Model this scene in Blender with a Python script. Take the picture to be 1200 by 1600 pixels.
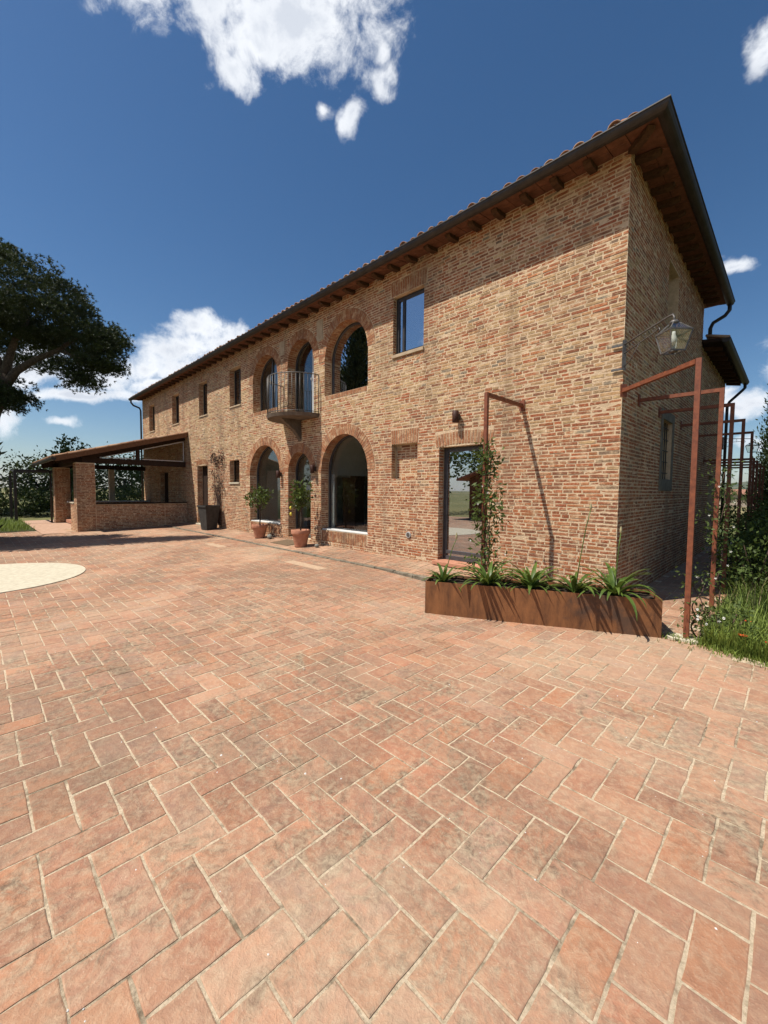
import bpy, math, random
import numpy as np
from mathutils import Vector, Matrix
from mathutils.geometry import tessellate_polygon
random.seed(11); rng = np.random.default_rng(7)
scene = bpy.context.scene
for o in list(bpy.data.objects): bpy.data.objects.remove(o)

# ------------------------------------------------------------------ camera
FPX = 643.24                                   # focal length in pixels of the 1200 px wide photograph
YAW, PITCH, ROLL = math.radians(44.94), math.radians(-3.013), math.radians(0.467)
CAM = Vector((1.74, -6.35, 1.60))
_f = Vector((-math.sin(YAW)*math.cos(PITCH), math.cos(YAW)*math.cos(PITCH), math.sin(PITCH)))
_r = Vector((math.cos(YAW), math.sin(YAW), 0)); _u = _r.cross(_f)
CR = math.cos(ROLL)*_r + math.sin(ROLL)*_u; CU = -math.sin(ROLL)*_r + math.cos(ROLL)*_u; CF = _f
cd = bpy.data.cameras.new('camera'); cam = bpy.data.objects.new('camera', cd); scene.collection.objects.link(cam)
cam.matrix_world = Matrix(((CR.x, CU.x, -CF.x, CAM.x), (CR.y, CU.y, -CF.y, CAM.y), (CR.z, CU.z, -CF.z, CAM.z), (0, 0, 0, 1)))
cd.sensor_fit = 'HORIZONTAL'; cd.sensor_width = 36; cd.lens = FPX/1200*36; cd.clip_end = 40000; cd.clip_start = .05
scene.camera = cam
scene.render.resolution_x, scene.render.resolution_y = 768, 1024
def ray(px, py): return (CF*FPX + CR*(px-600) - CU*(py-800))/FPX     # direction through a photograph pixel
def at(px, py, depth): return CAM + ray(px, py)*depth

# ------------------------------------------------------------------ node helper
def N(nt, typ, ins=None, **props):
    n = nt.nodes.new(typ)
    for k, v in props.items(): setattr(n, k, v)
    for k, v in (ins or {}).items():
        s = n.inputs[k]
        if isinstance(v, bpy.types.NodeSocket): nt.links.new(v, s)
        else: s.default_value = v
    return n
def M_(nt, op, a, b=None, c=None, clamp=False):
    ins = {0: a}
    if b is not None: ins[1] = b
    if c is not None: ins[2] = c
    return N(nt, 'ShaderNodeMath', ins, operation=op, use_clamp=clamp).outputs[0]
def ramp(nt, fac, stops):
    n = nt.nodes.new('ShaderNodeValToRGB'); nt.links.new(fac, n.inputs[0]); e = n.color_ramp.elements
    while len(e) < len(stops): e.new(.5)
    for i, (p, c) in enumerate(stops): e[i].position = p; e[i].color = (c if len(c) == 4 else (*c, 1)) if not isinstance(c, (int, float)) else (c, c, c, 1)
    return n.outputs[0]
def mix(nt, fac, a, b, mode='MIX'):
    n = nt.nodes.new('ShaderNodeMix'); n.data_type = 'RGBA'; n.blend_type = mode; n.clamp_factor = True
    for i, v in ((0, fac), (6, a), (7, b)):
        if isinstance(v, bpy.types.NodeSocket): nt.links.new(v, n.inputs[i])
        elif i == 0: n.inputs[0].default_value = v
        else: n.inputs[i].default_value = (*v, 1) if len(v) == 3 else v
    return n.outputs[2]
def noise(nt, vec, scale, detail=4, rough=.6, dist=0.0):
    return N(nt, 'ShaderNodeTexNoise', {'Vector': vec, 'Scale': scale, 'Detail': detail, 'Roughness': rough, 'Distortion': dist}).outputs[0]

# ------------------------------------------------------------------ sun and sky
SUN = Vector((-.50, -1.0, 1.93)).normalized()
SUN_EL, SUN_AZ = math.asin(SUN.z), math.atan2(SUN.x, SUN.y)
sl = bpy.data.lights.new('sun', 'SUN'); sl.energy = 5.0; sl.angle = math.radians(.53); sl.color = (1, .945, .86)
so = bpy.data.objects.new('sun', sl); scene.collection.objects.link(so); so.location = (0, 0, 60)
so.rotation_euler = (-SUN).to_track_quat('-Z', 'Y').to_euler()
w = bpy.data.worlds.new('World'); scene.world = w; w.use_nodes = True; nt = w.node_tree; nt.nodes.clear()
sky = N(nt, 'ShaderNodeTexSky', sky_type='NISHITA', sun_disc=False, sun_elevation=SUN_EL, sun_rotation=SUN_AZ, altitude=200, air_density=1.0, dust_density=.55, ozone_density=2.4)
skyc = N(nt, 'ShaderNodeHueSaturation', {'Saturation': 1.24, 'Value': 1.0, 'Color': sky.outputs[0]}).outputs[0]
tc = N(nt, 'ShaderNodeTexCoord').outputs['Generated']
# cumulus clouds: patches at directions of the sky dome, broken up by noise
BL = [(300, -30, 150, 95), (420, -60, 190, 150), (400, 60, 110, 75), (470, 30, 130, 105), (370, 105, 55, 45), (540, -10, 80, 70), (590, 130, 34, 46), (550, 180, 26, 42), (505, 163, 24, 20), (585, 85, 20, 30),
      (1196, 70, 34, 44), (318, 515, 60, 30), (280, 545, 70, 26), (345, 535, 55, 34), (230, 572, 80, 30), (140, 585, 90, 30), (40, 575, 90, 34), (250, 600, 60, 18), (92, 666, 34, 11), (-10, 650, 50, 26), (60, 560, 60, 30), (120, 620, 120, 14),
      (1150, 425, 26, 14), (1165, 635, 66, 20), (1140, 620, 30, 24), (1300, 560, 120, 50), (700, 742, 500, 16), (1190, 690, 70, 12)]
blobs = [(ray(px, py).normalized(), ray(px+rx, py).normalized()-ray(px, py).normalized(), ray(px, py-ry).normalized()-ray(px, py).normalized(), rx, ry) for px, py, rx, ry in BL]
for k in range(14):                             # the same kind of clouds all round the horizon
    a, e = random.uniform(-2.9, .6), random.uniform(.1, .75)
    d = Vector((math.cos(a)*math.cos(e), math.sin(a)*math.cos(e), math.sin(e)))
    if d.dot(CF) > .45: continue
    s = Vector((-math.sin(a), math.cos(a), 0)); blobs.append((d, s*random.uniform(.1, .3), s.cross(d)*random.uniform(-.12, -.06), 100, 50))
wn = N(nt, 'ShaderNodeTexNoise', {'Vector': tc, 'Scale': 9.0, 'Detail': 2.0, 'Roughness': .55})
wv = N(nt, 'ShaderNodeVectorMath', {0: wn.outputs['Color'], 1: (.5, .5, .5)}, operation='SUBTRACT').outputs[0]
wd = N(nt, 'ShaderNodeVectorMath', {0: wv, 1: (.09, .09, .09), 2: tc}, operation='MULTIPLY_ADD'); tcw = wd.outputs[0]
dist = None
for d, a, b, rx, ry in blobs:
    an, bn = a.normalized(), b.normalized(); bn = (bn-an*bn.dot(an)).normalized(); nn = an.cross(bn)
    mp = N(nt, 'ShaderNodeMapping', {'Vector': tcw, 'Location': tuple(d), 'Rotation': Matrix((an, bn, nn)).transposed().to_euler('XYZ'), 'Scale': (a.length, b.length, .35)}, vector_type='TEXTURE').outputs[0]
    q = N(nt, 'ShaderNodeVectorMath', {0: mp}, operation='LENGTH').outputs['Value']
    if rx < 40: q = M_(nt, 'ADD', q, .22)
    dist = q if dist is None else M_(nt, 'SMOOTH_MIN', dist, q, .15)
dens = M_(nt, 'SUBTRACT', 1.0, dist)
fb = noise(nt, tc, 15.0, 9, .66, .25)
fb2 = noise(nt, tc, 10.0, 3, .55)
cl = M_(nt, 'ADD', dens, M_(nt, 'MULTIPLY_ADD', fb, 2.6, -1.28))
alpha = N(nt, 'ShaderNodeMapRange', {0: cl, 1: -.15, 2: .80, 3: 0.0, 4: 1.0}, interpolation_type='SMOOTHSTEP').outputs[0]
thick = N(nt, 'ShaderNodeMapRange', {0: M_(nt, 'MULTIPLY_ADD', fb2, 1.6, M_(nt, 'SUBTRACT', cl, .6)), 1: .35, 2: 1.35}).outputs[0]
ccol = mix(nt, thick, (12.0, 12.2, 12.4), (7.2, 7.7, 8.6))
tot = mix(nt, alpha, skyc, ccol)
bg = N(nt, 'ShaderNodeBackground', {'Color': tot, 'Strength': .080})
nt.links.new(bg.outputs[0], N(nt, 'ShaderNodeOutputWorld').inputs[0])
scene.view_settings.view_transform = 'Standard'; scene.view_settings.look = 'None'; scene.view_settings.gamma = 1
scene.view_settings.use_curve_mapping = False; scene.view_settings.exposure = .30
scene.render.engine = 'CYCLES'; scene.cycles.max_bounces = 6; scene.cycles.diffuse_bounces = 1; scene.cycles.glossy_bounces = 3; scene.cycles.transmission_bounces = 2; scene.cycles.transparent_max_bounces = 8

# ------------------------------------------------------------------ materials
MAT = {}
def mat(name, rough=.8, metal=0.0, spec=.35):
    m = bpy.data.materials.new(name); m.use_nodes = True; t = m.node_tree; t.nodes.clear()
    b = N(t, 'ShaderNodeBsdfPrincipled', {'Roughness': rough, 'Metallic': metal, 'Specular IOR Level': spec})
    o = N(t, 'ShaderNodeOutputMaterial'); t.links.new(b.outputs[0], o.inputs[0]); MAT[name] = m
    return m, t, b, N(t, 'ShaderNodeNewGeometry').outputs['Position'], o
def bump(t, b, h, strength, dist):
    n = N(t, 'ShaderNodeBump', {'Height': h, 'Strength': strength, 'Distance': dist}); t.links.new(n.outputs[0], b.inputs['Normal'])
def simple(name, c0, c1, scale=6, rough=.8, metal=0.0, bs=.3, bd=.004, spec=.3, detail=6):
    m, t, b, pos, o = mat(name, rough, metal, spec)
    n = noise(t, pos, scale, detail, .65)
    t.links.new(ramp(t, n, [(.32, c0), (.68, c1)]), b.inputs['Base Color'])
    bump(t, b, noise(t, pos, scale*5, 5, .7), bs, bd); return m
def brick_mat(name, objrandom=False):
    m, t, b, pos, o = mat(name, .9, 0, .2)
    if objrandom:
        r = N(t, 'ShaderNodeObjectInfo').outputs['Random']
        tint = ramp(t, r, [(0, (.29, .10, .045)), (.3, (.38, .145, .062)), (.55, (.32, .13, .065)), (.8, (.43, .20, .095)), (1, (.28, .13, .08))])
    else: tint = N(t, 'ShaderNodeAttribute', attribute_name='tint').outputs['Color']
    n1 = noise(t, pos, 30, 3, .7); n2 = noise(t, pos, 7, 5, .72); n3 = noise(t, pos, 90, 2, .7)
    c = mix(t, ramp(t, n1, [(.38, 0), (.72, 1)]), tint, mix(t, .55, tint, (.17, .085, .05)))
    c = mix(t, ramp(t, n2, [(.49, 0), (.66, .8)]), c, (.62, .445, .27))          # lime smears
    sv = N(t, 'ShaderNodeVectorMath', {0: pos, 1: (1.6, 1.6, .28)}, operation='MULTIPLY').outputs[0]; st = M_(t, 'MULTIPLY', ramp(t, noise(t, sv, 1.0, 5, .65), [(.48, 0), (.66, .55)]), ramp(t, noise(t, pos, .45, 2, .5), [(.35, .3), (.6, 1)]))
    c = mix(t, st, c, (.16, .10, .065))
    c = mix(t, ramp(t, n3, [(.55, 0), (.72, .5)]), c, (.62, .50, .28))
    t.links.new(c, b.inputs['Base Color'])
    bump(t, b, M_(t, 'MULTIPLY_ADD', n3, .5, n1), .7, .010)
brick_mat('brick'); brick_mat('arch_brick', True)
m, t, b, pos, o = mat('mortar', .95, 0, .1)
n1 = noise(t, pos, 14, 5, .75); n2 = noise(t, pos, 1.3, 3, .6); n3 = noise(t, pos, 70, 2, .75)
c = mix(t, ramp(t, n1, [(.3, 0), (.7, 1)]), (.52, .375, .235), (.80, .61, .41)); c = mix(t, ramp(t, n2, [(.45, 0), (.65, .5)]), c, (.68, .51, .32))
c = mix(t, ramp(t, n3, [(.28, .5), (.42, 0)]), c, (.30, .19, .12))
sv = N(t, 'ShaderNodeVectorMath', {0: pos, 1: (1.6, 1.6, .28)}, operation='MULTIPLY').outputs[0]; st = M_(t, 'MULTIPLY', ramp(t, noise(t, sv, 1.0, 5, .65), [(.48, 0), (.66, .55)]), ramp(t, noise(t, pos, .45, 2, .5), [(.35, .3), (.6, 1)]))
c = mix(t, st, c, (.25, .17, .11))
t.links.new(c, b.inputs['Base Color']); bump(t, b, M_(t, 'ADD', n1, n3), 1.0, .015)
m, t, b, pos, o = mat('paver', .82, 0, .25)
tint = N(t, 'ShaderNodeAttribute', attribute_name='tint').outputs['Color']
n1 = noise(t, pos, 9, 4, .7, .5); n2 = noise(t, pos, .8, 4, .65); n7 = noise(t, pos, .33, 5, .7, .6); n3 = noise(t, pos, 120, 2, .7); n4 = noise(t, pos, 5.5, 6, .78, 1.2); n5 = noise(t, pos, 24, 4, .75, .4); n6 = noise(t, pos, 14, 5, .8, 1.6)
c = mix(t, ramp(t, n1, [(.36, 0), (.66, .8)]), tint, mix(t, .6, tint, (.50, .25, .135)))
c = mix(t, ramp(t, n5, [(.46, 0), (.68, .42)]), c, (.52, .37, .24))
dirt = M_(t, 'MULTIPLY', ramp(t, n4, [(.43, 0), (.62, 1)]), ramp(t, n2, [(.39, .12), (.54, 1)]))
c = mix(t, M_(t, 'MULTIPLY', dirt, .85), c, mix(t, ramp(t, n5, [(.35, 0), (.65, 1)]), (.10, .075, .05), (.40, .32, .21)))
c = mix(t, M_(t, 'MULTIPLY', ramp(t, n6, [(.58, 0), (.64, 1)]), .35), c, (.24, .14, .09))
c = mix(t, ramp(t, n3, [(.62, 0), (.78, .45)]), c, (.68, .54, .40))
c = mix(t, ramp(t, n7, [(.46, 0), (.60, .28)]), c, (.58, .43, .29)); c = mix(t, ramp(t, n7, [(.36, .42), (.47, 0)]), c, (.20, .135, .09))
t.links.new(c, b.inputs['Base Color']); bump(t, b, M_(t, 'ADD', M_(t, 'MULTIPLY_ADD', n3, .25, n5), M_(t, 'MULTIPLY', n6, .7)), .8, .008)
t.links.new(ramp(t, n1, [(.3, .7), (.7, .92)]), b.inputs['Roughness'])
m, t, b, pos, o = mat('grout', .95, 0, .1)
n1 = noise(t, pos, 45, 6, .8); n2 = noise(t, pos, 2.2, 5, .7); n3 = noise(t, pos, 9, 5, .7)
c = mix(t, ramp(t, n1, [(.34, 0), (.6, 1)]), (.40, .31, .20), (.66, .53, .37)); c = mix(t, ramp(t, M_(t, 'MULTIPLY_ADD', n2, .5, M_(t, 'MULTIPLY', n3, .5)), [(.50, 0), (.61, .8)]), c, (.13, .095, .06))
t.links.new(c, b.inputs['Base Color']); bump(t, b, n1, 1.0, .01)
simple('pale_stone', (.46, .40, .29), (.62, .56, .42), 14, .9, 0, .5, .004)
simple('white_stone', (.50, .49, .46), (.68, .66, .62), 9, .8)
simple('old_stone', (.115, .10, .075), (.20, .18, .14), 8, .9, 0, .6, .006)
simple('balcony_stone', (.10, .075, .055), (.18, .14, .105), 8, .9, 0, .6, .006)
simple('slab_stone', (.42, .28, .18), (.53, .38, .25), 10, .9, 0, .6, .006)
simple('grey_stone', (.16, .155, .13), (.27, .26, .22), 8, .9, 0, .6, .006)
simple('kerb', (.10, .085, .06), (.26, .22, .16), 7, .95, 0, .8, .01)
m, t, b, pos, o = mat('corten', .72, 0, .35)
sv = N(t, 'ShaderNodeVectorMath', {0: pos, 1: (1, 1, .25)}, operation='MULTIPLY').outputs[0]
n1 = noise(t, sv, 9, 8, .7); n2 = noise(t, pos, 2.2, 5, .6); n3 = noise(t, pos, 60, 5, .8)
c = ramp(t, n1, [(.28, (.075, .032, .015)), (.5, (.20, .082, .030)), (.72, (.30, .125, .045))])
c = mix(t, ramp(t, n2, [(.56, 0), (.68, .75)]), c, (.045, .034, .028)); c = mix(t, ramp(t, n3, [(.58, 0), (.75, .5)]), c, (.28, .12, .045))
t.links.new(c, b.inputs['Base Color']); bump(t, b, n3, .3, .002)
simple('rust_steel', (.12, .034, .016), (.25, .075, .03), 16, .6, 0, .3, .002, .45)
simple('dark_metal', (.016, .014, .013), (.034, .029, .026), 9, .5, 0, .25, .001, .5)
simple('frame_metal', (.045, .043, .045), (.075, .072, .074), 12, .4, 0, .1, .001, .5)
simple('light_frame', (.42, .42, .41), (.5, .5, .49), 9, .45, 0, .1, .001, .4)
simple('iron', (.06, .055, .05), (.15, .138, .125), 30, .5, .3, .3, .002, .5)
simple('gutter', (.018, .015, .013), (.042, .034, .028), 7, .55, 0, .25, .002, .45)
simple('wood', (.050, .026, .014), (.11, .058, .03), 22, .85, 0, .5, .004, .2)
simple('dark_wood', (.022, .013, .009), (.05, .028, .018), 20, .85, 0, .4, .003, .2)
simple('verge_wood', (.13, .06, .03), (.22, .11, .055), 20, .85, 0, .4, .003, .2)
simple('soffit', (.10, .042, .022), (.21, .09, .048), 9, .9, 0, .5, .004)
simple('plaster', (.74, .71, .64), (.82, .79, .72), 3, .9, 0, .2, .002)
simple('old_plaster', (.36, .265, .17), (.50, .39, .26), 7, .95, 0, .6, .006)
simple('inner_brick', (.13, .065, .035), (.25, .13, .075), 16, .9)
simple('dark_floor', (.30, .20, .14), (.40, .28, .20), 6, .5)
simple('path_brick', (.40, .24, .155), (.52, .34, .24), 7, .9, 0, .5, .006)
simple('terracotta', (.36, .15, .085), (.50, .24, .15), 8, .85, 0, .3, .003)
simple('black_pot', (.030, .028, .026), (.060, .056, .05), 9, .7, 0, .3, .002)
simple('soil', (.03, .022, .015), (.075, .055, .036), 25, .95, 0, .8, .02)
simple('dark_rust', (.035, .014, .009), (.07, .026, .015), 16, .6)
simple('bark', (.045, .034, .026), (.13, .095, .07), 9, .95, 0, .9, .03)
simple('twig', (.05, .03, .022), (.12, .075, .055), 30, .9)
simple('cushion', (.58, .57, .54), (.66, .65, .62), 6, .9)
simple('mat_fibre', (.12, .08, .045), (.2, .135, .08), 60, .95, 0, .8, .01)
simple('lemon', (.55, .46, .05), (.66, .56, .08), 12, .5)
simple('poppy', (.62, .045, .012), (.75, .085, .02), 12, .7)
simple('rose', (.72, .70, .62), (.82, .80, .74), 12, .7)
simple('far_wall', (.42, .33, .25), (.50, .40, .31), .2, .9)
simple('far_roof', (.28, .13, .085), (.36, .18, .12), .3, .9)
m, t, b, pos, o = mat('tile', .9, 0, .2)
r = N(t, 'ShaderNodeObjectInfo').outputs['Random']
n1 = noise(t, pos, 6, 7, .75); n2 = noise(t, pos, 28, 5, .75)
c = ramp(t, M_(t, 'MULTIPLY_ADD', n1, .6, M_(t, 'MULTIPLY', r, .45)), [(.25, (.20, .085, .045)), (.5, (.36, .175, .09)), (.72, (.46, .27, .155))])
c = mix(t, ramp(t, n2, [(.48, 0), (.64, .8)]), c, (.34, .30, .22))
t.links.new(c, b.inputs['Base Color']); bump(t, b, n2, .6, .006)
def leaf(name, c0, c1, scale=3.0, trans=.3, rough=.6):
    m, t, b, pos, o = mat(name, rough, 0, .3)
    n = noise(t, pos, scale, 3, .6); n2 = noise(t, pos, scale*9, 2, .6)
    c = mix(t, ramp(t, M_(t, 'MULTIPLY_ADD', n, .65, M_(t, 'MULTIPLY', n2, .35)), [(.36, 0), (.64, 1)]), c0, c1)
    t.links.new(c, b.inputs['Base Color'])
    tr = N(t, 'ShaderNodeBsdfTranslucent', {'Color': mix(t, .5, c, (.16, .20, .03))})
    mx = N(t, 'ShaderNodeMixShader', {0: trans, 1: b.outputs[0], 2: tr.outputs[0]}); t.links.new(mx.outputs[0], o.inputs[0])
leaf('pine_leaf', (.012, .024, .009), (.048, .068, .018), .6, .08)
leaf('cypress_leaf', (.014, .026, .009), (.05, .07, .020), 2.0, .1)
leaf('shrub_leaf', (.03, .055, .012), (.12, .165, .038), 2.2, .25)
leaf('hedge_leaf', (.016, .03, .009), (.06, .09, .022), 1.5, .2)
leaf('tree_leaf', (.025, .045, .012), (.09, .12, .03), .8, .25)
leaf('lemon_leaf', (.03, .055, .012), (.11, .15, .03), 6, .25, .45)
leaf('agapanthus_leaf', (.045, .085, .016), (.13, .19, .035), 5, .2, .4)
leaf('grass_blade', (.085, .135, .022), (.28, .36, .07), 1.1, .35)
leaf('dry_grass', (.20, .155, .08), (.34, .27, .14), 2.0, .3)
leaf('bud', (.35, .30, .16), (.5, .45, .25), 20, .2)
m, t, b, pos, o = mat('ground', .95, 0, .1)
n1 = noise(t, pos, .02, 5, .6); n2 = noise(t, pos, 1.3, 6, .7); n3 = noise(t, pos, .0022, 3, .5)
c = mix(t, ramp(t, n2, [(.3, 0), (.7, 1)]), (.045, .06, .02), (.10, .11, .035)); c = mix(t, ramp(t, n1, [(.42, 0), (.55, 1)]), c, (.30, .24, .12)); c = mix(t, ramp(t, n3, [(.45, 0), (.5, .6)]), c, (.13, .14, .05))
t.links.new(c, b.inputs['Base Color']); bump(t, b, n2, .5, .05)
m, t, b, pos, o = mat('hill', .95, 0, .1)
n1 = noise(t, pos, .004, 6, .65); t.links.new(ramp(t, n1, [(.35, (.035, .055, .022)), (.5, (.07, .085, .035)), (.7, (.17, .15, .075))]), b.inputs['Base Color'])
simple('bed_earth', (.04, .045, .018), (.085, .09, .035), 5, .95, 0, .7, .02)
def glass(name, refl, tint=(.8, .84, .84)):
    m = bpy.data.materials.new(name); m.use_nodes = True; t = m.node_tree; t.nodes.clear(); MAT[name] = m
    lw = M_(t, 'MULTIPLY_ADD', M_(t, 'POWER', N(t, 'ShaderNodeLayerWeight', {0: .5}).outputs['Facing'], 4.0), .8, .04)
    f = M_(t, 'ADD', lw, refl, clamp=True)
    tr = N(t, 'ShaderNodeBsdfTransparent', {'Color': (*tint, 1)}); g = N(t, 'ShaderNodeBsdfGlossy', {'Color': (.92, .95, 1, 1), 'Roughness': .0})
    mx = N(t, 'ShaderNodeMixShader', {0: f, 1: tr.outputs[0], 2: g.outputs[0]}); o = N(t, 'ShaderNodeOutputMaterial'); t.links.new(mx.outputs[0], o.inputs[0])
glass('glass_mirror', .48, (.35, .37, .37)); glass('glass_clear', .03, (.80, .83, .82)); glass('glass_dark', .14, (.4, .42, .42)); glass('lantern_glass', .12, (.88, .92, .9))

# ------------------------------------------------------------------ object helpers
COL = scene.collection
def tag(o, label=None, cat=None, group=None, kind=None):
    if label: o['label'] = label
    if cat: o['category'] = cat
    if group: o['group'] = group
    if kind: o['kind'] = kind
    return o
def empty(name, loc=(0, 0, 0), rz=0, label=None, cat=None, group=None):
    o = bpy.data.objects.new(name, None); COL.objects.link(o); o.location = loc; o.rotation_euler = (0, 0, rz); o.empty_display_size = .2
    return tag(o, label, cat, group)
def link(name, me, parent=None, loc=None, rot=None):
    o = bpy.data.objects.new(name, me); COL.objects.link(o)
    if parent is not None: o.parent = parent
    if loc is not None: o.location = loc
    if rot is not None: o.rotation_euler = rot
    return o
class MB:
    def __init__(s): s.v = []; s.f = []; s.t = []
    def quad(s, *p):
        n = len(s.v); s.v += [tuple(q) for q in p]; s.f.append(tuple(range(n, n+len(p)))); return s
    def hexa(s, p):                        # 8 points: bottom ring 0-3, top ring 4-7
        n = len(s.v); s.v += [tuple(q) for q in p]
        s.f += [(n, n+3, n+2, n+1), (n+4, n+5, n+6, n+7), (n, n+1, n+5, n+4), (n+1, n+2, n+6, n+5), (n+2, n+3, n+7, n+6), (n+3, n, n+4, n+7)]; return s
    def box(s, x0, x1, y0, y1, z0, z1):
        return s.hexa([(x0, y0, z0), (x1, y0, z0), (x1, y1, z0), (x0, y1, z0), (x0, y0, z1), (x1, y0, z1), (x1, y1, z1), (x0, y1, z1)])
    def cbox(s, x0, x1, y0, y1, z0, z1, c=.006):   # chamfered box
        pts = []; ax = ((x0, x1), (y0, y1), (z0, z1)); n = len(s.v); idx = {}
        for i in (0, 1):
            for j in (0, 1):
                for k in (0, 1):
                    for a in range(3):
                        q = [ax[0][i], ax[1][j], ax[2][k]]
                        for e, bit in ((0, i), (1, j), (2, k)):
                            if e != a: q[e] += c if bit == 0 else -c
                        idx[(i, j, k, a)] = n+len(pts); pts.append(tuple(q))
        s.v += pts
        for a in range(3):
            b, d = [(1, 2), (2, 0), (0, 1)][a]
            for side in (0, 1):
                q = []
                for (p, r) in ((0, 0), (1, 0), (1, 1), (0, 1)):
                    kx = [0, 0, 0]; kx[a] = side; kx[b] = p; kx[d] = r; q.append(idx[(*kx, a)])
                s.f.append(tuple(q if side else q[::-1]))
            for p in (0, 1):
                for r in (0, 1):
                    k0 = [0, 0, 0]; k0[b] = p; k0[d] = r; k1 = list(k0); k1[a] = 1
                    s.f.append((idx[(*k0, b)], idx[(*k1, b)], idx[(*k1, d)], idx[(*k0, d)]))
        for i in (0, 1):
            for j in (0, 1):
                for k in (0, 1): s.f.append((idx[(i, j, k, 0)], idx[(i, j, k, 1)], idx[(i, j, k, 2)]))
        return s
    def bar(s, p, q, w, h=None, up=(0, 0, 1)):      # box section bar between two points
        p, q = Vector(p), Vector(q); h = h or w; d = (q-p).normalized(); a = d.cross(Vector(up))
        if a.length < 1e-4: a = d.cross(Vector((0, 1, 0)))
        a.normalize(); b = a.cross(d); a *= w/2; b *= h/2
        return s.hexa([p-a-b, p+a-b, p+a+b, p-a+b, q-a-b, q+a-b, q+a+b, q-a+b])
    def tube(s, pts, r, n=8, cap=True):
        pts = [Vector(p) for p in pts]; m = len(pts); rs = r if isinstance(r, (list, tuple)) else [r]*m; base = len(s.v); prev = None
        for i, p in enumerate(pts):
            d = (pts[min(i+1, m-1)]-pts[max(i-1, 0)]).normalized()
            a = d.cross(Vector((0, 0, 1)) if abs(d.z) < .95 else Vector((0, 1, 0))).normalized() if prev is None else (prev-d*prev.dot(d)).normalized()
            prev = a; b = d.cross(a)
            for k in range(n):
                t = 2*math.pi*k/n; s.v.append(tuple(p+(a*math.cos(t)+b*math.sin(t))*rs[i]))
        for i in range(m-1):
            for k in range(n):
                s.f.append((base+i*n+k, base+i*n+(k+1) % n, base+(i+1)*n+(k+1) % n, base+(i+1)*n+k))
        if cap: s.f.append(tuple(base+k for k in range(n))[::-1]); s.f.append(tuple(base+(m-1)*n+k for k in range(n)))
        return s
    def lathe(s, prof, n=20, c=(0, 0, 0)):
        base = len(s.v)
        for r, z in prof:
            for k in range(n): t = 2*math.pi*k/n; s.v.append((c[0]+r*math.cos(t), c[1]+r*math.sin(t), c[2]+z))
        for i in range(len(prof)-1):
            for k in range(n): s.f.append((base+i*n+k, base+i*n+(k+1) % n, base+(i+1)*n+(k+1) % n, base+(i+1)*n+k))
        return s
    def prism(s, poly, f0, f1):                     # poly: 2D points, f0/f1 map a 2D point to the two end faces
        n = len(poly); base = len(s.v); s.v += [tuple(f0(p)) for p in poly]+[tuple(f1(p)) for p in poly]
        s.f.append(tuple(range(base, base+n))[::-1]); s.f.append(tuple(range(base+n, base+2*n)))
        for i in range(n): j = (i+1) % n; s.f.append((base+i, base+j, base+n+j, base+n+i))
        return s
    def mesh(s, name, material, smooth=False):
        me = bpy.data.meshes.new(name); me.from_pydata(s.v, [], s.f); me.materials.append(MAT[material])
        if s.t:
            a = me.attributes.new('tint', 'FLOAT_COLOR', 'FACE'); arr = np.ones((len(s.f), 4), np.float32); arr[:, :3] = np.array(s.t, np.float32); a.data.foreach_set('color', arr.ravel())
        if smooth: me.polygons.foreach_set('use_smooth', [True]*len(me.polygons))
        return me
    def build(s, name, material, parent=None, smooth=False, kind=None, loc=None, fix=True):
        me = s.mesh(name, material, smooth)
        if fix:
            import bmesh
            bm = bmesh.new(); bm.from_mesh(me); bmesh.ops.recalc_face_normals(bm, faces=bm.faces); bm.to_mesh(me); bm.free()
        o = link(name, me, parent, loc)
        if kind: o['kind'] = kind
        return o
def npmesh(name, V, F, material, parent=None, kind=None, loc=None):
    me = bpy.data.meshes.new(name); V = np.asarray(V, np.float32); F = np.asarray(F, np.int32); k = F.shape[1]
    me.vertices.add(len(V)); me.vertices.foreach_set('co', V.ravel()); me.loops.add(F.size); me.loops.foreach_set('vertex_index', F.ravel())
    me.polygons.add(len(F)); me.polygons.foreach_set('loop_start', np.arange(len(F), dtype=np.int32)*k); me.update(calc_edges=True)
    me.materials.append(MAT[material]); o = link(name, me, parent, loc)
    if kind: o['kind'] = kind
    return o
def rnd_dirs(n):
    d = rng.normal(size=(n, 3)); return d/np.linalg.norm(d, axis=1, keepdims=True)
def leaves(P, size, aspect=.5, outward=None, out=.5, fold=.25):      # one diamond leaf for each point
    n = len(P); d = rnd_dirs(n)
    if outward is not None: d = d+outward*out; d /= np.linalg.norm(d, axis=1, keepdims=True)
    s = np.cross(d, rnd_dirs(n)); s /= np.linalg.norm(s, axis=1, keepdims=True)+1e-9; u = np.cross(d, s)
    L = (size*rng.uniform(.6, 1.25, n))[:, None]; W = L*aspect*.5
    V = np.stack([P, P+d*L*.45+s*W+u*W*fold, P+d*L, P+d*L*.45-s*W+u*W*fold], 1).reshape(-1, 3)
    return V, np.arange(4*n).reshape(n, 4)
def clumps(C, k, r):                                        # k points round each clump centre
    P = np.repeat(C, k, 0); o = rng.normal(size=P.shape)*.5*(np.repeat(r, k)[:, None] if np.ndim(r) else r); return P+o, o/(np.linalg.norm(o, axis=1, keepdims=True)+1e-9)
def ellipsoid(n, c, r, shell=.55, low=-1.0):                # points inside an ellipsoid, denser towards the skin
    d = rnd_dirs(n*3); d = d[d[:, 2] > low][:n]; q = rng.uniform(shell**3, 1, len(d))**(1/3); return np.array(c)+d*q[:, None]*np.array(r)
def sstep(x): x = min(1, max(0, x)); return x*x*(3-2*x)

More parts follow.
